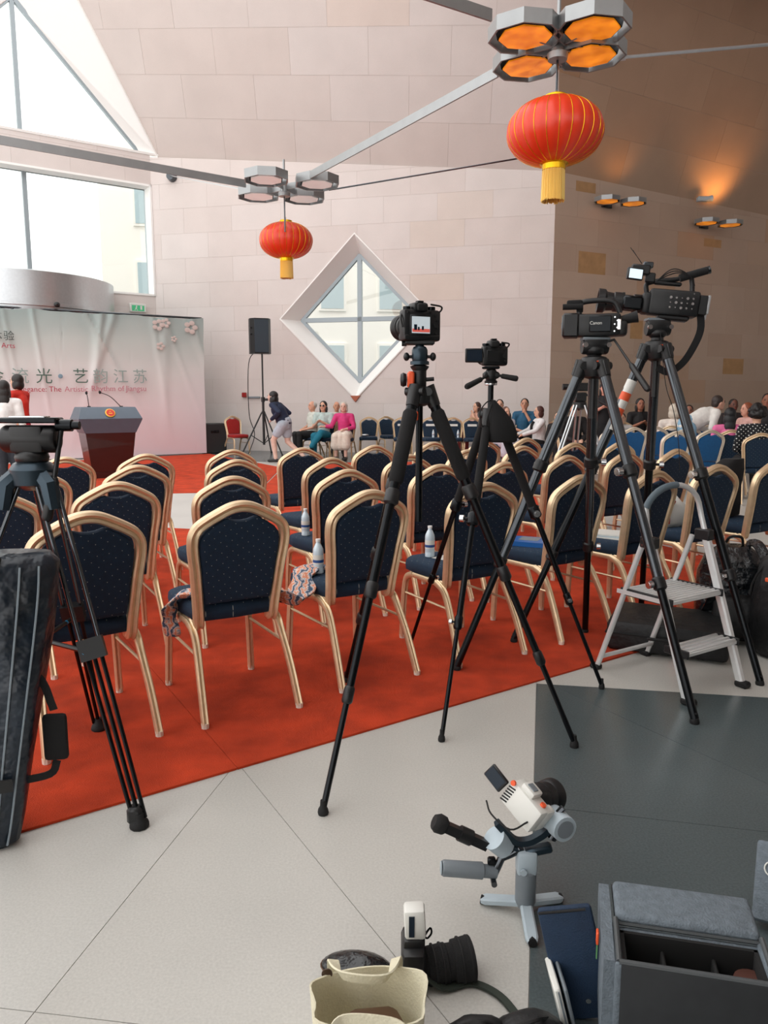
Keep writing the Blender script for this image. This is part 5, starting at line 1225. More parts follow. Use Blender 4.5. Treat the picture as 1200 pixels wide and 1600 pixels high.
# ------------------------------------------------------------------ long tripod bag at the left
lb_ = un(20, 1318)
lbg = thing('tripod_bag', 'long upright blue-black nylon tripod bag leaning at the left edge', 'bag', (lb_.x - .06, lb_.y, 0), R(8))
ZT = .90
def side_x(f): return .0
rg = []
for f_, cx_, rx in ((0, .00, .070), (.02, 0, .095), (.10, .005, .105), (.30, .02, .118), (.52, .035, .132), (.72, .035, .145), (.88, .03, .150), (.97, .025, .145), (1.0, .02, .12)):
    rg.append((f_ * .085 - .02, f_ * .12, f_ * ZT, rx, rx * .62))
blob(rg, M['blue_nylon'], lbg, 'bag_body', n=26, seed=21, wob=.07, sq=3.2)
for sx_ in (-.55, .45, .80):
    pts = [Vector((r_[0] + r_[3] * sx_, r_[1] - r_[4] * (1.02 if abs(sx_) < .7 else .86), r_[2])) for r_ in rg[1:-1]]
    b = B(); b.tube(spline(pts, 3), .0035, 5); b.obj('piping', mat('grey_piping', (130, 142, 150), .5) if 'grey_piping' not in MATS else MATS['grey_piping'], lbg)
b = B(); pts = [Vector((r_[0] + r_[3] * .0, r_[1] - r_[4] * 1.03, r_[2])) for r_ in rg[1:]]; b.tube(spline(pts, 3), .006, 5); b.obj('zip', M['black_rubber'], lbg)
b = B(); b.box((.185, .07, .31), (.075, .03, .155), bev=.014, seg=2)
b.obj('shoulder_pad', M['foam'], lbg)
b = B(); b.tube(spline([(.06, .0, .58), (.15, .05, .52), (.185, .07, .40)], 5), 1.0, prof=[(-.012, -.002), (.012, -.002), (.012, .002), (-.012, .002)], up=(0, -1, 0)); b.obj('strap', M['black_rubber'], lbg)
b = B(); b.tube(spline([(.185, .07, .23), (.17, .04, .20), (.08, .0, .20)], 5), 1.0, prof=[(-.012, -.002), (.012, -.002), (.012, .002), (-.012, .002)], up=(0, -1, 0)); b.obj('strap', M['black_rubber'], lbg)
b = B(); b.tube([( -.13, -.075, .22), (0, -.083, .22), (.09, -.06, .22)], 1.0, prof=[(-.003, -.02), (.003, -.02), (.003, .02), (-.003, .02)], up=(0, 0, 1)); b.obj('buckle_strap', M['black'], lbg)

# ------------------------------------------------------------------ gimbal with white camera
g0 = un(820, 1425); G = lambda u, v, dy=0.0: at(u, v, g0.y + dy) - g0
gm = thing('camera_gimbal', 'grey handheld gimbal standing on three legs and holding a white camera', 'gimbal', g0)
for (u, v) in ((752, 1411), (876, 1408), (832, 1480)):
    e = un(u, v) - g0; e.z = .012; s0 = Vector((0, 0, .032)); b = B(); b.tube([s0, s0.lerp(e, .1), s0.lerp(e, .9), e], [.012, .016, .0165, .012], prof=[(-1, -.35), (-.7, -.6), (.7, -.6), (1, -.35), (1, .35), (.7, .6), (-.7, .6), (-1, .35)], up=(0, 0, 1)); l = b.obj('leg', M['pale_plastic'], gm)
    b = B(); b.cyl(e - e.normalized() * .012, e + e.normalized() * .002, .012, n=8); b.obj('rubber_tip', M['black_rubber'], l)
hz0, hz1 = .035, G(818, 1360).z
b = B(); b.lathe([(.022, .02), (.028, hz0), (.028, hz1), (.024, hz1 + .005)], 20); b.obj('handle', M['grey_plastic'], gm)
hz2 = G(818, 1334).z
b = B(); b.box((0, 0, (hz1 + hz2) / 2 + .004), (.054, .044, hz2 - hz1 + .02), bev=.009, seg=2); b.cyl((-.012, -.026, hz1 + .012), (-.012, -.031, hz1 + .012), .009, n=12); ctl = b.obj('control_head', M['pale_plastic'], gm)
b = B(); b.box((.03, 0, hz2 + .012), (.075, .03, .022), bev=.005, r=(0, R(-12), 0)); b.box((-.02, 0, hz2 + .012), (.06, .022, .014), bev=.004, r=(0, R(25), 0)); b.obj('yaw_arm', M['dark_blue_metal'], gm)
# side handle
a_, e = G(775, 1362), G(690, 1356, -.02)
b = B(); b.tube([e, e.lerp(a_, .04), e.lerp(a_, .74), e.lerp(a_, .76), a_], [.018, .0215, .0225, .018, .018], 16); sh_ = b.obj('side_handle', M['grey_plastic'], gm)
b = B(); b.cyl(e + Vector((-.003, 0, 0)), e, .017, n=14); b.obj('handle_cap', M['pale_plastic'], sh_)
b = B(); b.tube([G(772, 1364), G(784, 1340), G(798, 1334), G(812, 1326)], [.012, .011, .011, .012], 10); b.cyl(G(770, 1372) + Vector((0, .02, 0)), G(770, 1372) - Vector((0, .03, 0)), .008, n=10); b.obj('handle_bracket', M['graphite'], gm)
# black monitor arm
a_, e = G(768, 1324), G(684, 1286, -.01)
b = B(); b.tube([e.lerp(a_, .12), e.lerp(a_, .9)], 1.0, prof=[(-.012, -.016), (.012, -.016), (.012, .016), (-.012, .016)], up=(0, -1, .2)); b.cyl(e.lerp(a_, .4), e.lerp(a_, .62), .021, n=12)
b.obj('upper_arm', M['black'], gm)
b = B(); b.tube([e + (e - a_).normalized() * .012, e, e.lerp(a_, .12), e.lerp(a_, .18)], [.019, .026, .024, .014], 10); b.obj('arm_knob', M['black_rubber'], gm)
b = B(); b.tube([a_, G(784, 1336)], .009, 8); b.box(G(768, 1345), (.022, .016, .022), bev=.004); b.obj('arm_joint', M['black_metal'], gm)
# roll motor and curved arm
m1 = G(781, 1317); b = B(); dirm = Vector((.55, .25, -.62)).normalized(); b.cyl(m1 - dirm * .028, m1 + dirm * .022, .033, .031, 20); b.obj('motor', M['pale_plastic'], gm)
b = B(); b.tube(spline([G(776, 1285), G(790, 1300), G(806, 1314), G(826, 1314), G(846, 1304), G(858, 1294)], 5), 1.0, prof=[(-.008, -.012), (.008, -.012), (.008, .012), (-.008, .012)], up=(0, -1, 0)); b.obj('roll_arm', M['dark_blue_metal'], gm)
m2 = G(872, 1286); b = B(); b.cyl(m2 + Vector((-.012, .03, .0)), m2 + Vector((.012, -.032, 0)), .036, .034, 22); mo_ = b.obj('motor', M['pale_plastic'], gm)
b = B(); b.cyl(m2 + Vector((.012, -.0325, 0)), m2 + Vector((.0125, -.034, 0)), .024, n=20); b.obj('motor_cover', M['grey_plastic'], mo_)
b = B(); b.tube([G(842, 1278), G(866, 1276), G(880, 1262)], .009, 8); b.cyl(G(862, 1310), G(868, 1300), .013, n=10); b.obj('tilt_arm', M['graphite'], gm)
# the white camera
wc = thing('white_camera', 'white mirrorless camera with black lens mounted on the gimbal', 'camera', g0 + G(822, 1258), 0, rot=(R(-14), R(28), R(-52)))
b = B(); b.box((0, 0, 0), (.115, .058, .075), bev=.010, seg=2); b.box((.045, .02, 0), (.03, .045, .072), bev=.010, seg=2); bd = b.obj('camera_body', M['white_plastic'], wc)
b = B(); b.box((-.012, 0, .044), (.045, .045, .018), bev=.006, seg=2); b.obj('top_housing', M['white_plastic'], wc)
b = B(); b.box((-.012, -.004, .0545), (.024, .02, .003)); b.obj('hot_shoe', M['grey_plastic'], wc)
mm2 = Euler((R(-90), 0, 0)).to_matrix()
b = B(); b.lathe([(.030, 0), (.035, .01), (.039, .03), (.040, .032), (.040, .08), (.044, .085), (.046, .110), (.040, .110), (.035, .098), (0, .096)], 28, mm2, (-.008, .028, 0)); ln_ = b.obj('lens', M['black'], wc)
b = B(); b.tube([(-.008 + .0405 * math.cos(k * math.pi / 12), .028 + .05, .0405 * math.sin(k * math.pi / 12)) for k in range(24)], .002, 5, closed=True); b.obj('focus_ring', M['black_rubber'], ln_)
b = B(); b.box((-.095, -.035, .004), (.062, .009, .046), bev=.003, r=(0, R(8), R(10))); fs_ = b.obj('flip_screen', M['black'], wc)
b = B(); b.box((-.096, -.0402, .004), (.052, .0015, .036), r=(0, R(8), R(10))); b.obj('display', M['lcd_dark'], fs_)
b = B(); b.cyl((-.05, -.03, .034), (-.05, -.036, .034), .0075, n=12); b.cyl((.035, .0, .037), (.035, 0, .044), .008, n=12); b.obj('record_button', M['orange_plastic'], wc)
b = B()
for k in range(6): b.box((-.046 + .006 * 0, -.0295, -.026 + .009 * k), (.022, .002, .004), r=(0, R(-18), 0))
b.obj('vent_slots', M['black'], wc)
b = B(); b.tube(spline([(.04, -.03, -.01), (.03, -.07, -.04), (-.03, -.08, -.05), (-.07, -.06, -.05)], 5), .0025, 5); b.obj('cable', M['black_rubber'], wc)

# ------------------------------------------------------------------ camera lying by the tote
q0 = un(655, 1556) + Vector((0.003, .05, 0)); q0.z = 0
lc_ = thing('photo_camera', 'black camera with long zoom lens and white flash, resting beside the tote', 'camera', q0, R(0))
Q = lambda u, v, dy=0.0: at(u, v, q0.y + dy) - q0
bc = Q(645, 1508); 
b = B(); b.box((bc.x, .0, bc.z), (.055, .115, .135), bev=.014, seg=2); b.box((bc.x + .0, -.0, bc.z + .06), (.05, .06, .05), bev=.012, seg=2); b.obj('camera_body', M['black'], lc_)
e = Q(738, 1497, .02); s0 = Q(656, 1512)
b = B(); b.tube([s0, s0.lerp(e, .12), s0.lerp(e, .14), s0.lerp(e, .5), s0.lerp(e, .52), s0.lerp(e, .62), s0.lerp(e, .64), s0.lerp(e, .98), e], [.038, .04, .043, .045, .042, .042, .048, .052, .049], 28); ln2 = b.obj('zoom_lens', M['foam'], lc_)
for f_ in (.25, .40, .75, .92):
    p = s0.lerp(e, f_); b = B(); b.cyl(p, p + (e - s0).normalized() * .004, .0475 if f_ < .5 else .0525, n=28); b.obj('lens_ring', M['black_rubber'], ln2)
b = B(); b.cyl(e, e + (e - s0).normalized() * .002, .043, n=24); b.obj('front_element', M['lens_glass'], ln2)
fl = Q(648, 1438); b = B(); b.box((fl.x, 0, fl.z), (.050, .045, .075), bev=.008, seg=2, r=(0, R(-3), 0)); fo = b.obj('flash', M['white_plastic'], lc_)
b = B(); b.box((fl.x - .008, -.0235, fl.z), (.013, .003, .052)); b.obj('flash_window', M['lcd_dark'], fo)
b = B(); b.box((fl.x + .004, 0, fl.z - .048), (.04, .035, .025), bev=.004); b.obj('hot_shoe', M['black'], lc_)
b = B(); b.tube(spline([Q(664, 1462), Q(672, 1450), Q(674, 1458), Q(668, 1466)], 5, closed=True), .0025, 5, closed=True); b.obj('strap_ring', M['black_metal'], lc_)
b = B(); b.tube(spline([Vector((bc.x + .02, -.03, .05)), Vector((bc.x + .07, -.04, .012)), Vector((bc.x + .14, -.02, .008)), Vector((bc.x + .20, -.06, .008)), Vector((bc.x + .24, -.14, .008))], 6), 1.0, prof=[(-.009, -.003), (.009, -.003), (.009, .003), (-.009, .003)], up=(0, 0, 1)); b.obj('neck_strap', mat('olive_strap', (44, 52, 44), .7), lc_)

# cream tote bag
M['canvas'] = mat('cream_canvas', (222, 216, 190), .85, vary=.06, scale=12, bump=.3, bscale=160)
tb0 = un(575, 1640); tt = thing('tote_bag', 'cream canvas tote bag standing open at the bottom edge', 'bag', (tb0.x, tb0.y - .02, 0), R(4))
zr = at(575, 1545, tb0.y).z
b = B(); n = 40
def tring(f_, k, off):
    a_ = 2 * math.pi * k / n; c_, s_ = math.cos(a_), math.sin(a_); q = (abs(c_) ** 3.5 + abs(s_) ** 3.5) ** (-1 / 3.5)
    wob = 1 + .05 * f_ * math.sin(3 * a_ + 1) + .03 * math.sin(7 * a_)
    z = f_ * zr * (1 + .07 * f_ * math.sin(2 * a_ + .7) + .05 * f_ * math.sin(5 * a_))
    return Vector(((.108 + .012 * f_ - off) * q * c_ * wob, (.09 - off) * q * s_ * wob, z))
rr = [[b.bm.verts.new(tring(f_, k, off)) for k in range(n)] for f_, off in ((0, 0), (.25, 0), (.5, 0), (.75, 0), (.9, 0), (1, 0), (1, .004), (.9, .005), (.5, .005), (.1, .005))]
for A_, B_ in zip(rr, rr[1:]):
    for k in range(n): b._f([A_[k], A_[(k + 1) % n], B_[(k + 1) % n], B_[k]])
b._f(rr[0][::-1]); b._f(rr[-1]); b.obj('canvas_body', M['canvas'], tt, ang=60)
for s_ in (-1, 1):
    b = B(); y_ = s_ * .1; b.tube(spline([(-.07, y_, zr * .7), (-.072, y_ * 1.05, zr * 1.02), (-.05, y_ * .6 - .02, zr * 1.12), (.04, y_ * .6 - .03, zr * 1.10), (.07, y_ * 1.05, zr * 1.0), (.07, y_, zr * .7)], 6), 1.0, prof=[(-.012, -.002), (.012, -.002), (.012, .002), (-.012, .002)], up=(0, s_, .2)); b.obj('handle', M['canvas'], tt)
b = B(); b.lathe([(.004, 0), (.012, 0), (.012, .003), (.004, .003)], 16, Euler((R(90), 0, 0)).to_matrix(), (-.085, .088, zr * .9)); b.obj('brown_button', mat('brown_button', (70, 52, 40), .4), tt)
b = B(); b.box((.02, 0, zr * .45), (.12, .09, .05), bev=.02, seg=2, r=(0, R(15), R(20))); o = b.obj('brown_pouch', mat('brown_leather', (92, 66, 46), .5)); o.parent = None; o.matrix_world = tt.matrix_basis.copy(); tag(o, 'brown leather item lying inside the cream tote', 'pouch')
# dark leather pouch behind the tote
pb = un(556, 1536); pc = thing('glasses_case', 'dark shiny rounded case lying behind the cream tote', 'case', (pb.x, pb.y + .02, 0), R(-6))
b = B(); b.ell((0, 0, .028), (.085, .045, .028), 20, 10); b.obj('case_shell', M['shiny'], pc)
b = B(); b.tube([(.0855 * math.cos(k * math.pi / 14), .0455 * math.sin(k * math.pi / 14), .028) for k in range(28)], .002, 5, closed=True); b.obj('seam', M['brown_leather'] if 'brown_leather' in M else MATS['brown_leather'], pc)

# grey camera bag, open
M['grey_felt'] = mat('grey_felt', (104, 114, 122), .9, vary=.16, scale=60, bump=.4, bscale=200); M['dark_lining'] = mat('dark_lining', (26, 26, 26), .9)
g_fl = un(968, 1492, .27); g_fr = un(1215, 1530, .27); gx = (g_fr - g_fl); gw = gx.length; gxn = gx.normalized(); gyn = Vector((-gxn.y, gxn.x, 0))
gb = thing('camera_bag', 'large grey felt camera bag with its lid open, at the bottom right', 'bag', Vector((g_fl.x, g_fl.y, 0)) , math.atan2(gx.y, gx.x))
W_, D_, H_ = gw, .12, .255
for nm, c_, s_ in (('front_panel', (W_ / 2, 0, H_ / 2), (W_, .014, H_)), ('rear_panel', (W_ / 2, D_, H_ / 2 - .005), (W_, .014, H_ - .01)), ('side_panel', (0, D_ / 2, H_ / 2), (.016, D_ + .014, H_)), ('side_panel', (W_, D_ / 2, H_ / 2), (.016, D_ + .014, H_)), ('base_panel', (W_ / 2, D_ / 2, .006), (W_, D_, .012))):
    b = B(); b.box(c_, s_, bev=.005, seg=2); b.obj(nm, M['grey_felt'] if nm != 'front_panel' else mat('dark_grey_front', (44, 46, 48), .85, vary=.1, scale=30) , gb)
b = B(); b.box((W_ / 2, D_ / 2, .03), (W_ - .03, D_ - .02, .03), bev=.004); b.obj('lining', M['dark_lining'], gb)
b = B(); b.box((W_ / 2, D_ - .012, H_ / 2), (W_ - .02, .008, H_ - .02)); b.box((W_ / 2, .012, H_ / 2), (W_ - .02, .008, H_ - .02)); b.box((.013, D_ / 2, H_ / 2), (.008, D_ - .02, H_ - .02)); b.box((W_ - .013, D_ / 2, H_ / 2), (.008, D_ - .02, H_ - .02)); b.obj('inner_lining', M['dark_lining'], gb)
for sx_ in (.33, .68):
    b = B(); b.box((W_ * sx_, D_ / 2, .12), (.008, D_ - .02, .19), bev=.003); b.obj('divider', M['dark_lining'], gb)
b = B(); b.box((W_ * .83, D_ / 2 - .01, .13), (.006, .10, .16), bev=.003, r=(0, R(12), 0)); q = b.obj('green_divider', mat('green_edge', (96, 150, 96), .7), gb)
b = B(); b.cyl((W_ * .90, D_ / 2, .05), (W_ * .90, D_ / 2, .20), .035, .037, 20); o = b.obj('lens_in_bag', M['black']); o.matrix_world = gb.matrix_basis.copy(); tag(o, 'round lens standing inside the open grey bag', 'lens')
b = B(); b.cyl((W_ * .90, D_ / 2, .20), (W_ * .90, D_ / 2, .212), .036, .034, 20); b.obj('lens_cap', mat('reddish_brown_cap', (88, 56, 48), .4), o)
for pts in ([(0, 0, H_), (W_, 0, H_)], [(0, 0, H_), (0, D_, H_ + .01)], [(W_, 0, H_), (W_, D_, H_ + .01)]):
    b = B(); b.tube(pts, .006, 8); b.obj('zip_edge', mat('zip_grey', (70, 74, 76), .5) if 'zip_grey' not in MATS else MATS['zip_grey'], gb)
# lid hinged on the far edge, half raised towards the back
lm = Matrix.Translation((0, D_ + .003, H_ + .006)) @ Euler((R(3), 0, 0)).to_matrix().to_4x4()
b = B(); b.box(lm @ Vector((W_ / 2, .060, 0)), (W_ * 1.0, .12, .024), r=(R(3), 0, 0), bev=.012, seg=3); lid = b.obj('lid', M['grey_felt'], gb)
b = B(); b.tube([lm @ Vector(p) for p in ((0, 0, -.008), (0, .12, -.008), (W_, .12, -.008), (W_, 0, -.008))], .005, 6, closed=True); b.obj('zip_edge', MATS['zip_grey'], lid)
b = B(); b.prism([(.0, .03), (.0, H_), (D_ + .02, H_ + .012), (D_ + .115, H_ + .012), (D_ + .12, H_ - .03), (D_ + .02, .08)], .0, .022, Matrix(((0, 0, -1, -.008), (1, 0, 0, 0), (0, 1, 0, 0), (0, 0, 0, 1)))); b.obj('side_gusset', M['grey_felt'], gb)
b = B(); b.box((-.036, D_ * .95, H_ * .86), (.006, .018, .03), bev=.002); b.obj('orange_pull', M['orange_plastic'], gb)
b = B(); b.box((-.036, D_ * .98, H_ * .86 - .035), (.003, .004, .04)); b.obj('green_cord', MATS['green_edge'], gb)
# blue sleeve and notebooks
sv0 = un(905, 1600); sv = thing('tablet_sleeve', 'dark blue tablet sleeve leaning on the grey camera bag', 'sleeve', (sv0.x - .005, sv0.y + .03, 0), R(-12))
b = B(); b.box((0, .0, .130), (.12, .02, .26), bev=.009, seg=2, r=(R(-4), R(-14), 0)); b.obj('sleeve_body', mat('navy_sleeve', (16, 42, 68), .7, vary=.1, scale=30, bump=.3, bscale=300), sv)
b = B(); b.tube([(-.055 - .03, -.014, .245), (.045 - .03, -.014, .270)], .003, 6); b.obj('zip', M['black_rubber'], sv)
b = B(); b.cyl((.03, -.012, .05), (.03, -.017, .05), .006, n=10); b.obj('snap_button', M['chrome'], sv)
for k, lab in enumerate(('white notebook beside the blue sleeve, nearer the gimbal', 'thin grey notebook tucked against the blue sleeve')):
    b = B(); b.box((0, 0, .065), (.014 - .006 * k, .10, .13), bev=.003, r=(0, R(-14), 0)); o = b.obj('notebook', M['white_plastic'] if k == 0 else M['grey_plastic']); o.location = (sv0.x - .050 + .018 * k, sv0.y - .005, 0.003); tag(o, lab, 'notebook')
b = B(); b.box((.002, -.051, .065), (.004, .002, .12), r=(0, R(-14), 0)); q = b.obj('page_edge', M['grey_plastic'], bpy.data.objects['notebook'])
# dark case with round emblem at the right edge
dk0 = un(1215, 1440); dk = thing('laptop_case', 'grey flat case with a pale round mark, cut by right edge', 'case', (dk0.x + .02, dk0.y, 0), R(-28))
b = B(); b.box((0, 0, .10), (.16, .05, .20), bev=.010, seg=2, r=(R(-38), 0, 0)); b.obj('case_body', M['grey_felt'], dk)
b = B(); dm = Matrix.Translation((-.035, .03, .13)) @ Euler((R(-38 + 90), 0, 0)).to_matrix().to_4x4(); b.tube([Euler((R(-38), 0, 0)).to_matrix() @ Vector((-.04 + .018 * math.cos(a_ * .3), -.027, .03 + .018 * math.sin(a_ * .3))) + Vector((0, 0, .10)) for a_ in range(3, 19)], .002, 5); b.obj('round_mark', M['white_plastic'], dk)
# black fabric lumps at the bottom edge
for i, (u, v, lab, sc) in enumerate(((748, 1650, 'black fabric bag cut by the bottom edge, left of the pair', .075), (825, 1645, 'black fabric bag cut by the bottom edge, beside the blue sleeve', .085))):
    p = un(u, v + 10); t = thing('soft_bag', lab, 'bag', (p.x, p.y, 0), R(20 * i)); blob([(0, 0, 0, sc * .8, sc * .6), (0, 0, .02, sc, sc * .75), (0, 0, .06, sc * .95, sc * .7), (0, 0, .085, sc * .6, sc * .45), (0, 0, .095, sc * .25, sc * .2)], M['nylon'], t, 'bag_body', seed=30 + i, wob=.08)
    b = B(); b.tube(spline([(-sc * .5, 0, .085), (0, -sc * .3, .115), (sc * .5, 0, .085)], 5), .005, 6); b.obj('strap', M['black_rubber'], t)

# ------------------------------------------------------------------ things on the chairs
M['pet'] = mat('clear_bottle', (205, 222, 232), .12, spec=.8, coat=.5); M['label_blue'] = mat('blue_label', (36, 78, 140), .4); M['cap_white'] = mat('white_cap', (235, 235, 235), .4)
bottle0 = []
def bottle(loc, label, lying=None, s=1.0):
    if not bottle0:
        t = thing('water_bottle', label, 'bottle'); b = B(); b.lathe([(.026, 0), (.031, .004), (.031, .03), (.0295, .034), (.031, .04), (.031, .135), (.029, .15), (.018, .175), (.0125, .185), (.0125, .195)], 18); b.obj('bottle_body', M['pet'], t)
        b = B(); b.cyl((0, 0, .193), (0, 0, .208), .0145, n=14); b.obj('cap', M['cap_white'], t)
        b = B(); b.cyl((0, 0, .06), (0, 0, .115), .0318, n=20, caps=False); lb2 = b.obj('paper_label', M['white_plastic'], t)
        b = B(); b.cyl((0, 0, .068), (0, 0, .085), .0321, n=20, caps=False); b.obj('blue_band', M['label_blue'], lb2)
        bottle0.append(t); o = t
    else: o = copy_tree(bottle0[0]); o['label'] = label
    o['group'] = 'water bottles'; o.scale = (.88, .88, .85); o.location = loc; o.rotation_euler = lying or (0, 0, random.random() * 6); return o
def on_seat(c_, r_, dx, dy, blk='M'):
    ch = CH[blk, c_, r_]; return ch.location + Matrix.Rotation(ch.rotation_euler.z, 3, 'Z') @ Vector((dx, dy, .4855))
bottle(on_seat(1, 0, -.12, .04), 'water bottle on the seat beside the patterned scarf')
bottle(on_seat(2, 0, -.10, .10), 'water bottle on nearest-row seat in front of the crossing tripod legs')
bottle(on_seat(1, 1, -.14, .06), 'water bottle on a second-row seat right of the aisle')
bottle(on_seat(4, 1, -.15, .08), 'water bottle on a second-row seat behind the video tripod')
wq = CH['W', 3].location; bottle(wq + Vector((.05, -.06, .486)), 'water bottle on a labelled wall-row chair, right of tripod column')
wq = CH['W', 5].location; bottle(wq + Vector((.10, -.06, .486)), 'water bottle on the third labelled wall-row chair')
p = un(217, 938); bottle((p.x, p.y, .042), 'crushed clear bottle lying on the carpet under the left chairs', (R(90), 0, R(20)))
# blue book and magazines
def book(name, loc, rz, w_, d_, h_, m, label, cat):
    t = thing(name, label, cat, loc, rz); b = B(); b.box((0, 0, h_ / 2), (w_ - .006, d_ - .006, h_ - .003)); b.obj('pages', M['white_plastic'], t)
    b = B(); b.box((0, 0, h_ - .001), (w_, d_, .002)); b.box((0, 0, .001), (w_, d_, .002)); b.box((-w_ / 2, 0, h_ / 2), (.002, d_, h_)); b.obj('cover', m, t, ang=20); return t
bk = book('book', on_seat(3, 0, -.03, .06), FACE + R(35), .20, .27, .028, mat('blue_cover', (30, 96, 168), .35), 'thick blue book with a grey picture lying on a chair seat', 'book')
b = B(); b.box((.02, .03, .0285), (.12, .12, .0012)); b.obj('cover_picture', M['grey_plastic'], bk)
b = B(); b.box((.02, -.07, .0285), (.13, .022, .0012)); b.obj('title_block', M['white_plastic'], bk)
for k in range(3):
    book('magazine', on_seat(4, 0, -.04 + .01 * k, .05) + Vector((0, 0, .0075 * k)), FACE + R(20 + 7 * k), .21, .28, .007, M['white_plastic'] if k != 1 else M['pale_plastic'], ['pale magazine at the bottom of the pile on a chair seat', 'grey-white magazine in the middle of the chair seat pile', 'white magazine on top of the pile on a chair seat'][k], 'magazine')
o = B(); o.box((0, 0, .002), (.21, .28, .002)); q = o.obj('paper_sheet', M['white_plastic']); q.location = on_seat(2, 0, .03, -.04); q.rotation_euler = (0, 0, FACE + R(15)); tag(q, 'white paper sheet under the backrest on a nearest-row seat', 'paper')
# white bag on seat
wbg = thing('plastic_bag', 'white and red carrier bag on a seat behind the ladder hoop', 'bag', on_seat(5, 0, -.05, .05), R(20))
blob([(0, 0, 0, .10, .07), (0, 0, .03, .13, .09), (0, 0, .12, .12, .08), (0, 0, .17, .07, .05), (.01, 0, .21, .03, .02)], M['white_plastic'], wbg, 'bag_body', seed=41, wob=.14)
b = B(); b.tube(spline([(-.02, -.06, .18), (-.08, -.085, .12), (-.09, -.09, .03)], 4), .008, 6); b.obj('red_ribbon', M['red_fabric'], wbg)
# dark things on the seat behind (coats)
for i, (c_, r_, lab) in enumerate(((5, 0, 'black folded coat on the seat behind the ladder'),)):
    t = thing('folded_coat', lab, 'coat', on_seat(c_, r_, .10, .02) - Vector((0, 0, 0)), R(50)); blob([(0, 0, 0, .10, .12), (0, 0, .03, .12, .15), (0, 0, .08, .11, .13), (0, 0, .10, .05, .06)], M['nylon'], t, 'coat_cloth', seed=51, wob=.1)
# patterned scarf laid over two seats
M['scarf'] = bpy.data.materials.new('patterned_scarf')
def scarf_mat():
    m = M['scarf']; m.use_nodes = True; nt = m.node_tree; N = nt.nodes; L = nt.links; p = N['Principled BSDF']; p.inputs['Roughness'].default_value = .8
    tc = N.new('ShaderNodeTexCoord'); wv = N.new('ShaderNodeTexWave'); wv.inputs['Scale'].default_value = 7; wv.inputs['Distortion'].default_value = 9; wv.inputs['Detail'].default_value = 3; wv.inputs['Detail Scale'].default_value = 3; L.new(tc.outputs['Object'], wv.inputs['Vector'])
    cr = N.new('ShaderNodeValToRGB'); L.new(wv.outputs['Fac'], cr.inputs['Fac']); e = cr.color_ramp.elements; e[0].color = srgb((50, 78, 104)); e[1].color = srgb((206, 128, 96)); e[0].position = .1; e[1].position = .95
    for ps, cc in ((.3, (196, 176, 170)), (.5, (132, 150, 168)), (.7, (226, 206, 192))): q = e.new(ps); q.color = srgb(cc)
    L.new(cr.outputs['Color'], p.inputs['Base Color'])
scarf_mat()
cB, cC = CH['M', 0, 0], CH['M', 1, 0]
LB = lambda x_, y_, z_: cB.location + Matrix.Rotation(cB.rotation_euler.z, 3, 'Z') @ Vector((x_, y_, z_))
LC = lambda x_, y_, z_: cC.location + Matrix.Rotation(cC.rotation_euler.z, 3, 'Z') @ Vector((x_, y_, z_))
pts = spline([LB(-.235, .03, .30), LB(-.245, .02, .38), LB(-.235, 0, .46), LB(-.19, -.03, .503), LB(-.10, -.10, .507), LB(0, -.13, .512), LB(.10, -.11, .507), LB(.17, -.10, .505), LB(.24, -.12, .48), LC(-.36, -.12, .41), LC(-.27, -.06, .43), LC(-.22, .02, .49), LC(-.15, .07, .51), LC(-.09, .09, .505)], 5)
b = B(); n = len(pts); rs = [(.040 + .012 * math.sin(i * .9) + (.018 if i > n * .6 else 0)) for i in range(n)]
b.tube(pts, rs, prof=[(math.cos(a_) * (1 + .10 * math.sin(5 * a_)), .32 * math.sin(a_) * (1 + .2 * math.sin(4 * a_))) for a_ in [2 * math.pi * k / 16 for k in range(16)]], up=(0, 0, 1)); sc = b.obj('patterned_scarf', M['scarf'], ang=70); tag(sc, 'multicoloured patterned scarf stretched across two nearest-row chair seats', 'scarf')
# silver glasses case on wall chair
q = CH['W', 0].location; b = B(); b.ell((0, 0, .03), (.09, .06, .03), 14, 8); o = b.obj('silver_bowl', M['silver']); o.location = q + Vector((-.08, -.05, .486)); tag(o, 'small shiny silver case on the wall-row chair by the pink blouse', 'case')

# ------------------------------------------------------------------ outside
bx = B(); 
oc = hit(558, 500, W0, WN) - WN * 16; M['pale_facade'] = mat('pale_facade', (250, 246, 238), .8); M['tint'] = mat('tinted_glass', (176, 196, 202), .4)
ob = thing('outside_building', 'pale building with grey-blue windows seen through the diamond window', 'building', (oc.x, oc.y, 0), math.atan2(WD.y, WD.x) + math.pi + R(20))
b = B(); b.box((0, 3, 6.5), (30, 5, 13)); b.obj('facade', M['pale_facade'], ob, ang=20)
for i in range(-5, 6):
    for j in range(3):
        b = B(); b.box((i * 2.6, .45, 2.8 + j * 3.4), (1.2, .12, 2.0)); f = b.obj('window_frame', M['pale_facade'], ob, ang=20); b = B(); b.box((i * 2.6, .38, 2.8 + j * 3.4), (1.0, .04, 1.8)); b.obj('window_pane', M['tint'], f, ang=20)
b = B(); b.box((5, -3, 1.6), (9, 3, 3.2)); b.obj('annex', M['tint'], ob, ang=20)

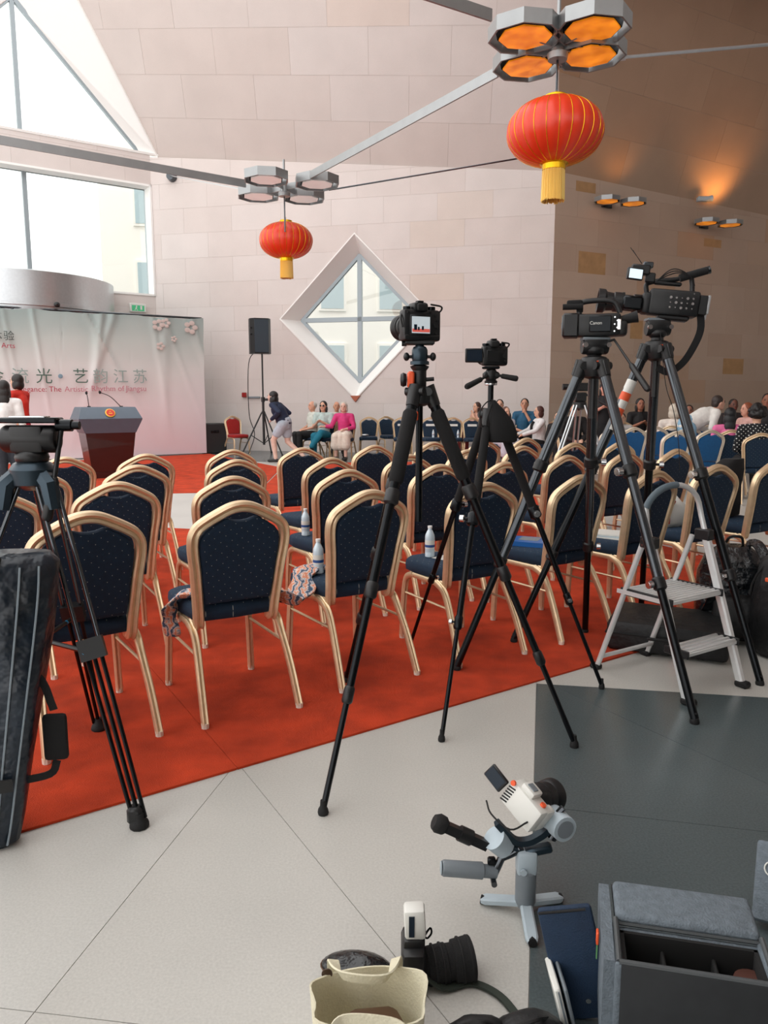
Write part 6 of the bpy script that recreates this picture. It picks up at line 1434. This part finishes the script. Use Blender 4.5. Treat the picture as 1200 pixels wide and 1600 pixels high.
# ------------------------------------------------------------------ people
def remeshed(b, vox, smooth=2):
    me = bpy.data.meshes.new('tmp'); bmesh.ops.recalc_face_normals(b.bm, faces=b.bm.faces); b.bm.to_mesh(me); b.bm.free()
    o = bpy.data.objects.new('tmp', me); C.objects.link(o)
    m = o.modifiers.new('r', 'REMESH'); m.mode = 'VOXEL'; m.voxel_size = vox; m.use_smooth_shade = True
    if smooth: s_ = o.modifiers.new('s', 'SMOOTH'); s_.iterations = smooth; s_.factor = .5
    dg = bpy.context.evaluated_depsgraph_get(); dg.update(); r = bpy.data.meshes.new_from_object(o.evaluated_get(dg)); bpy.data.objects.remove(o); bpy.data.meshes.remove(me); return r
def mesh_obj(me, name, matl, parent, loc=(0, 0, 0)):
    me.materials.clear(); me.materials.append(matl); me.name = name; me.polygons.foreach_set('use_smooth', [True] * len(me.polygons))
    o = bpy.data.objects.new(name, me); C.objects.link(o); o.parent = parent; o.location = loc; return o
PM = {}
def pm(rgb, rough=.7, **k):
    key = (rgb, rough, tuple(k.items()))
    if key not in PM: PM[key] = mat('cloth_%d_%d_%d' % rgb, rgb, rough, vary=.10, scale=14, bump=.3, bscale=30, **k)
    return PM[key]
def limb(b, pts, rs, n=12):
    P = []; Rr = []
    for i in range(len(pts) - 1):
        for q in range(4): P.append(Vector(pts[i]).lerp(Vector(pts[i + 1]), q / 4)); Rr.append(rs[i] + (rs[i + 1] - rs[i]) * q / 4)
    P.append(Vector(pts[-1])); Rr.append(rs[-1])
    b.tube(P, Rr, n)
    for p, r in zip(pts, rs): b.ell(p, (r, r, r), 10, 6)
def person(label, u, v, Y, ztop, rz, pose='sit', skin=(214, 168, 142), hair=('short', (30, 24, 22)), top=(60, 70, 90), sleeve=1.0, bottom=('trousers', (30, 32, 38)), arms='lap', lean=0.0, turn=0.0, extra=None, dots=None, floor_z=0.0):
    hp = at(u, v, Y)
    # joints
    if pose == 'stand':
        nat = 1.69; pel = Vector((0, 0, .94)); hipk = [(-.09, .02, .50), (.09, .04, .50)]; ank = [(-.10, -.02, .08), (.10, .05, .08)]
    elif pose == 'walk':
        nat = 1.69; pel = Vector((0, 0, .90)); hipk = [(-.09, .20, .52), (.09, -.02, .47)]; ank = [(-.09, .16, .10), (.09, -.34, .16)]
    else:
        nat = 1.30; pel = Vector((0, 0, .545)); hipk = [(-.11, .40, .54), (.11, .42, .53)]; ank = [(-.11, .40, .09), (.12, .36, .09)]
    if pose == 'cross': hipk = [(-.08, .42, .60), (.09, .41, .53)]; ank = [(.08, .58, .28), (.10, .38, .09)]
    L_ = Matrix.Rotation(-lean, 3, 'X')
    up = lambda x, y, z: pel + L_ @ Vector((x, y, z))
    chest, neck = up(0, 0, .32), up(0, 0, .47); hc = up(0, .0, .50) + Matrix.Rotation(-lean * .35, 3, 'X') @ Vector((0, .02, .135))
    zt = hc.z + .118; s = ztop / zt if pose in ('sit', 'cross') else ztop / zt
    t = thing('person', label, 'person', (0, 0, floor_z), rz); t.scale = (s, s, s)
    rot = Matrix.Rotation(rz, 3, 'Z'); off = rot @ (Vector((hc.x, hc.y, 0)) * s); t.location = Vector((hp.x - off.x, hp.y - off.y, floor_z))
    sh = [up(-.175, 0, .435), up(.175, 0, .435)]
    if arms == 'lap': el = [up(-.23, .03, .17), up(.23, .03, .17)]; ha = [pel + Vector((-.07, .27, .10)), pel + Vector((.09, .25, .10))]
    elif arms == 'down': el = [sh[0] + Vector((-.05, -.03, -.29)), sh[1] + Vector((.05, -.03, -.29))]; ha = [el[0] + Vector((-.0, .06, -.25)), el[1] + Vector((0, .06, -.25))]
    elif arms == 'phone': el = [up(-.22, .06, .17), up(.22, .06, .17)]; ha = [up(-.04, .28, .30), up(.06, .26, .28)]
    elif arms == 'chin': el = [up(-.2, .16, .18), up(.23, .05, .16)]; ha = [up(-.03, .15, .47), pel + Vector((.06, .25, .12))]
    elif arms == 'run': el = [up(-.26, -.10, .22), up(.25, -.08, .20)]; ha = [up(-.13, .16, .16), up(.14, .14, .14)]
    elif arms == 'reach': el = [up(-.24, .06, .18), up(.28, .08, .2)]; ha = [pel + Vector((-.05, .26, .14)), pel + Vector((.46, .20, .20))]
    elif arms == 'forward': el = [up(-.2, .16, .25), up(.2, .16, .25)]; ha = [el[0] + Vector((.05, .24, -.08)), el[1] + Vector((-.05, .24, -.08))]
    sk = pm(skin, .55)
    # body
    b = B()
    limb(b, [pel + Vector((0, 0, -.03)), up(0, 0, .16), chest, up(0, 0, .42)], [.125, .115, .125, .09], 14)
    limb(b, [sh[0], up(0, 0, .43), sh[1]], [.052, .075, .052]); limb(b, [up(0, 0, .42), hc - Vector((0, 0, .06))], [.055, .05])
    for i in (0, 1):
        limb(b, [pel + Vector((-.09 + .18 * i, 0, -.02)), hipk[i], ank[i]], [.085, .058, .038])
        a_ = Vector(ank[i]); limb(b, [a_ + Vector((0, -.03, -.04)), a_ + Vector((0, .13, -.055))], [.035, .028])
        limb(b, [sh[i], el[i], ha[i]], [.048, .038, .026])
        d = (ha[i] - el[i]).normalized(); sd = Vector((1, 0, 0)); sd = (sd - d * sd.dot(d)).normalized(); nn = d.cross(sd)
        palm = ha[i] + d * .045; b.ell(palm, (.03, .03, .03), 8, 6); b.ell(ha[i] + d * .03, (.028, .03, .028), 8, 6)
        for k, ln in enumerate((.060, .070, .066, .052)):
            f0 = palm + sd * (-.030 + .020 * k); f1 = f0 + d * ln * .6 + nn * .006; f2 = f1 + d * ln * .35 + nn * .020; b.tube([f0, f1, f2], [.0085, .008, .006], 6)
        th = palm - d * .02 + sd * (.03 if i == 0 else -.03); b.tube([th, th + sd * (.028 if i == 0 else -.028) + d * .02, th + sd * (.034 if i == 0 else -.034) + d * .05], [.010, .009, .007], 6)
    # head with brow, nose, chin and ears
    hr = Matrix.Rotation(turn, 3, 'Z'); H = lambda x, y, z: hc + hr @ Vector((x, y, z))
    b.ell(hc, (.074, .092, .112), 16, 12, rot=(0, 0, turn)); b.ell(H(0, .035, -.055), (.055, .055, .060), 12, 8, rot=(0, 0, turn)); b.ell(H(0, .094, -.012), (.014, .020, .022), 8, 6, rot=(0, 0, turn)); b.ell(H(0, .080, -.045), (.026, .014, .010), 8, 6, rot=(0, 0, turn))
    for q in (-1, 1): b.ell(H(q * .077, -.005, -.01), (.012, .018, .028), 8, 6, rot=(0, 0, turn))
    mesh_obj(remeshed(b, .011, 1), 'body', sk, t)
    for q in (-1, 1):
        b = B(); b.ell(H(q * .030, .084, .012), (.013, .007, .007), 8, 6); b.ell(H(q * .030, .083, .032), (.018, .006, .004), 8, 6); b.obj('eye', pm((34, 26, 22), .3), t)
    b = B(); b.ell(H(0, .089, -.052), (.022, .006, .006), 8, 6); b.obj('mouth', pm((160, 70, 70), .5), t)
    # clothes
    def shirt(sl):
        b = B(); limb(b, [pel + Vector((0, 0, .0)), up(0, 0, .16), chest, up(0, 0, .42)], [.148, .138, .146, .105], 16)
        limb(b, [sh[0], up(0, 0, .43), sh[1]], [.066, .084, .066])
        for i in (0, 1):
            P = [sh[i], el[i]] + ([ha[i].lerp(el[i], 1 - sl * .98)] if sl > .05 else [])
            if sl <= .05: P = [sh[i], sh[i].lerp(el[i], .62)]; limb(b, P, [.064, .062])
            else: limb(b, P, [.064, .053, .042])
        return remeshed(b, .014, 3)
    tm = pm(top, .75) if not dots else dots
    mesh_obj(shirt(sleeve), 'shirt', tm, t)
    kind, bc_ = bottom
    b = B()
    if kind in ('trousers', 'shorts'):
        limb(b, [pel + Vector((0, 0, .04)), pel + Vector((0, 0, -.04))], [.142, .14], 16)
        for i in (0, 1):
            hpv = pel + Vector((-.085 + .17 * i, 0, -.03)); kn = Vector(hipk[i]); an = Vector(ank[i])
            if kind == 'trousers': limb(b, [hpv, kn, an + Vector((0, 0, .03))], [.105, .080, .062])
            else: limb(b, [hpv, hpv.lerp(kn, .6)], [.11, .10])
    else:
        kn = (Vector(hipk[0]) + Vector(hipk[1])) / 2
        if pose in ('sit', 'cross'):
            for i in (0, 1): limb(b, [pel + Vector((-.07 + .14 * i, 0, 0)), Vector(hipk[i]) * 1.0, Vector(hipk[i]).lerp(Vector(ank[i]), .45)], [.13, .105, .12])
            limb(b, [pel, kn, kn.lerp((Vector(ank[0]) + Vector(ank[1])) / 2, .45)], [.13, .10, .12])
        else: limb(b, [pel + Vector((0, 0, .05)), pel + Vector((0, 0, -.12)), Vector((0, 0, .45))], [.14, .16, .17], 18)
    mesh_obj(remeshed(b, .015, 3), kind if kind != 'shorts' else 'shorts', pm(bc_, .8), t)
    for i in (0, 1):
        a_ = Vector(ank[i]); b = B(); b.tube([a_ + Vector((0, -.055, -.045)), a_ + Vector((0, -.03, -.04)), a_ + Vector((0, .06, -.045)), a_ + Vector((0, .15, -.058)), a_ + Vector((0, .17, -.062))], [.028, .042, .042, .034, .018], 12); b.obj('shoe', pm((28, 26, 26), .4), t)
    # hair
    hk, hcx = hair
    if hk != 'none':
        b = B(); e = lambda c_, r: b.ell(H(*c_), r, 14, 10, rot=(0, 0, turn))
        if hk == 'short': e((0, -.022, .032), (.083, .092, .092)); e((0, -.055, -.01), (.074, .055, .075))
        elif hk == 'thin': e((0, -.035, .020), (.080, .080, .085))
        elif hk == 'bob': e((0, -.022, .030), (.088, .094, .098)); e((0, -.050, -.045), (.088, .060, .085)); e((-.070, -.01, -.05), (.022, .045, .07)); e((.070, -.01, -.05), (.022, .045, .07))
        elif hk == 'long': e((0, -.022, .030), (.088, .094, .098)); e((0, -.060, -.06), (.090, .055, .10)); e((0, -.075, -.17), (.085, .045, .12)); e((-.070, -.01, -.08), (.022, .045, .10)); e((.070, -.01, -.08), (.022, .045, .10))
        elif hk == 'bun': e((0, -.022, .030), (.085, .092, .095)); e((0, -.10, .03), (.045, .045, .045))
        elif hk == 'curly':
            random.seed(9)
            for k in range(46):
                th_, ph = random.uniform(0, 6.28), random.uniform(-.5, 1.5); cc = Vector((math.cos(th_) * math.cos(ph) * .095, math.sin(th_) * math.cos(ph) * .10 - .03, math.sin(ph) * .10 + .02))
                if cc.y > .05 and cc.z < .06: continue
                b.ell(H(*cc), (.034, .034, .034), 8, 6)
            e((0, -.03, .02), (.095, .095, .10))
        mesh_obj(remeshed(b, .010, 1 if hk == 'curly' else 2), 'hair', pm(hcx, .5), t)
    if extra: extra(t, H, up, pel, ha)
    return t
def glasses(t, H, up, pel, ha):
    for q in (-1, 1): b = B(); b.ell(H(q * .033, .092, .012), (.026, .008, .020), 10, 6); b.obj('sunglass_lens', M['black'], t)
def white_shirt_mat():
    m = dotted('polka_dot_cloth', (16, 18, 22), (0, 2), spacing=.040, dot=(220, 220, 215)); lt = [n for n in m.node_tree.nodes if n.type == 'MATH' and n.operation == 'LESS_THAN'][0]; lt.inputs[1].default_value = .17; return m
def seat_for(p, label, group='blue chairs under seated guests', src=None):
    """a chair under a seated person"""
    o = copy_tree(chair0); o.rotation_euler = (0, 0, p.rotation_euler.z); o.location = p.location + Matrix.Rotation(p.rotation_euler.z, 3, 'Z') @ Vector((0, -.02, 0)); o.location.z = 0; o['label'] = label; o['group'] = group; return o
G_ = R(180)
grey = (170, 168, 165)
# by the stage
person('woman with dark hair in white shirt, back to camera, left edge by stage', 5, 593, 10.8, 1.62, R(15), 'stand', hair=('long', (24, 18, 17)), top=(226, 224, 222), arms='down', bottom=('trousers', (40, 42, 50)))
person('woman with a short dark bob in red top and crimson skirt by the stage', 25, 586, 12.6, 1.75, R(80), 'stand', hair=('bob', (26, 20, 18)), top=(196, 44, 28), arms='phone', bottom=('skirt', (158, 20, 44)), floor_z=.009)
# near the pale wall
nv = person('woman in navy jacket and pale shorts leaning forward, hurrying past the speaker', 428, 611, 16.6, 1.52, R(75), 'walk', hair=('long', (24, 22, 24)), top=(24, 38, 66), arms='run', lean=R(24), bottom=('shorts', (176, 188, 200)), skin=(226, 190, 174)); nv.scale = (nv.scale.x * 1.22, nv.scale.y * 1.15, nv.scale.z)
q = person('elderly bald man in pale shirt and black trousers seated facing left', 488, 627, 18.1, 1.31, R(120), 'sit', skin=(214, 160, 134), hair=('thin', (190, 186, 180)), top=(206, 212, 202), sleeve=.05, bottom=('trousers', (20, 20, 22))); seat_for(q, 'blue chair under the bald man in black trousers')
q = person('seated woman with dark sunglasses and teal trousers, legs crossed', 505, 628, 17.7, 1.31, R(165), 'cross', hair=('long', (26, 22, 24)), top=(180, 200, 196), sleeve=.05, bottom=('trousers', (14, 112, 136)), arms='phone', extra=glasses); seat_for(q, 'blue chair under the woman in sunglasses')
q = person('smiling grey-haired man seated behind the pink blouse', 526, 631, 18.4, 1.30, R(190), 'sit', skin=(206, 150, 122), hair=('thin', (206, 204, 200)), top=(198, 196, 186), bottom=('trousers', (60, 56, 52))); seat_for(q, 'blue chair under the smiling grey-haired man')
q = person('elderly woman in magenta blouse and cream skirt reaching to her side', 537, 632, 17.5, 1.29, R(172), 'sit', skin=(222, 178, 160), hair=('bob', (196, 188, 178)), top=(206, 54, 120), sleeve=.6, bottom=('skirt', (222, 210, 196)), arms='reach'); seat_for(q, 'blue chair under the woman in the magenta blouse')
q = person('woman with long brown hair, hand at her chin, behind a labelled chair', 745, 628, 18.2, 1.28, R(120), 'sit', hair=('long', (62, 38, 30)), top=(206, 160, 140), sleeve=.05, arms='chin', bottom=('trousers', (150, 60, 60))); seat_for(q, 'blue chair under the long brown-haired woman')
q = person('woman in patterned white dress leaning forward, half hidden by the hanging pouch', 791, 636, 15.2, 1.21, R(200), 'sit', hair=('bun', (96, 60, 46)), top=(196, 196, 204), sleeve=.3, bottom=('skirt', (190, 192, 204)), lean=R(15)); seat_for(q, 'blue chair under the woman in the patterned dress')
q = person('dark-haired person just visible behind the patterned dress', 781, 624, 16.8, 1.35, R(170), 'sit', hair=('short', (30, 26, 26)), top=(60, 54, 54)); seat_for(q, 'blue chair under the person behind the patterned dress')
q = person('man in blue patterned shirt, hand at his mouth', 820, 621, 16.4, 1.37, R(165), 'sit', skin=(196, 144, 118), hair=('short', (30, 26, 24)), top=(28, 84, 116), sleeve=.4, arms='chin', bottom=('trousers', (24, 24, 28))); seat_for(q, 'blue chair under the man in the blue shirt')
q = person('woman with brown bob in white jacket and black scarf seated facing left', 842, 635, 15.2, 1.22, R(100), 'sit', hair=('bob', (74, 40, 34)), top=(226, 226, 226), arms='forward', bottom=('trousers', (18, 18, 20))); seat_for(q, 'blue chair under the woman in the white jacket')
b = B(); b.tube(spline([(0, .12, .98), (.02, .16, .90), (.0, .17, .78)], 4), .03, 8); b.obj('black_scarf', pm((16, 16, 18), .8), q)
q = person('person in black seated behind the distant grey tripod', 872, 646, 14.6, 1.12, R(150), 'sit', hair=('short', (20, 20, 20)), top=(18, 18, 20), bottom=('trousers', (16, 16, 18))); seat_for(q, 'blue chair under the person behind the grey tripod')
q = person('person in black sitting low beside the grey tripod, one hand showing', 898, 628, 13.6, 1.31, R(185), 'sit', hair=('short', (20, 20, 20)), top=(20, 18, 20), bottom=('trousers', (14, 14, 16))); seat_for(q, 'blue chair beside the grey tripod')
person('standing woman in black dress with clasped hands behind the middle video tripod', 945, 597, 14.2, 1.67, R(170), 'stand', skin=(222, 160, 140), hair=('long', (24, 20, 20)), top=(20, 19, 22), sleeve=.6, arms='phone', bottom=('skirt', (16, 16, 18)))
q = person('small person in black and white behind the right video tripod leg', 972, 646, 14.5, 1.10, R(160), 'sit', hair=('short', (26, 22, 20)), top=(200, 198, 196), bottom=('trousers', (18, 18, 20))); seat_for(q, 'blue chair under the small black and white figure')
q = person('young woman in black top with long hair looking at a phone', 1001, 621, 15.8, 1.37, R(178), 'sit', skin=(166, 108, 84), hair=('long', (16, 14, 14)), top=(18, 16, 18), sleeve=.05, arms='phone', bottom=('trousers', (18, 18, 20))); seat_for(q, 'blue chair under the young woman with a phone')
# right-hand crowd
q = person('white-haired person in cream jacket and blue trousers, back to camera', 1054, 631, 12.8, 1.28, R(-25), 'sit', hair=('bob', (206, 196, 180)), top=(222, 212, 202), bottom=('trousers', (20, 60, 140))); seat_for(q, 'blue chair under the white-haired person')
q = person('dark-haired person behind the bending man', 1077, 632, 14.4, 1.25, R(160), 'sit', skin=(150, 100, 80), hair=('short', (28, 22, 20)), top=(60, 30, 28)); seat_for(q, 'blue chair behind the bending man')
person('man in white shirt and pale jeans bending down towards the seated crowd', 1124, 611, 12.2, 1.42, R(-82), 'stand', skin=(206, 158, 136), hair=('short', (44, 34, 30)), top=(222, 220, 214), lean=R(62), arms='forward', bottom=('trousers', (136, 176, 200)))
q = person('woman with long black hair and pink top, back to camera', 1141, 637, 11.2, 1.24, R(-15), 'sit', hair=('long', (16, 18, 22)), top=(226, 110, 160), bottom=('skirt', (226, 120, 165))); seat_for(q, 'blue chair under the woman in pink')
b = B(); b.ell((0, -.02, 1.245), (.03, .012, .012), 8, 6); b.obj('hair_clip', M['white_plastic'], q)
q = person('dark-skinned man facing camera among the right-hand crowd', 1147, 623, 15.0, 1.36, R(175), 'sit', skin=(110, 66, 52), hair=('short', (18, 15, 14)), top=(40, 30, 30)); seat_for(q, 'blue chair under the dark-skinned man')
q = person('red-haired woman turned left in the right-hand crowd', 1167, 629, 13.2, 1.30, R(100), 'sit', skin=(222, 160, 136), hair=('bob', (134, 70, 42)), top=(216, 170, 160)); seat_for(q, 'blue chair under the red-haired woman')
q = person('curly black-haired woman in a black polka dot shirt, back to camera', 1184, 632, 10.2, 1.29, R(-12), 'sit', hair=('curly', (14, 13, 14)), top=(16, 18, 22), bottom=('trousers', (18, 18, 20)), dots=white_shirt_mat()); seat_for(q, 'blue chair under the polka dot shirt')
q = person('man in dark clothes cut by the right edge of the crowd', 1200, 612, 14.0, 1.46, R(150), 'sit', skin=(150, 96, 74), hair=('short', (18, 15, 14)), top=(26, 24, 26)); seat_for(q, 'blue chair under the man at the right edge')
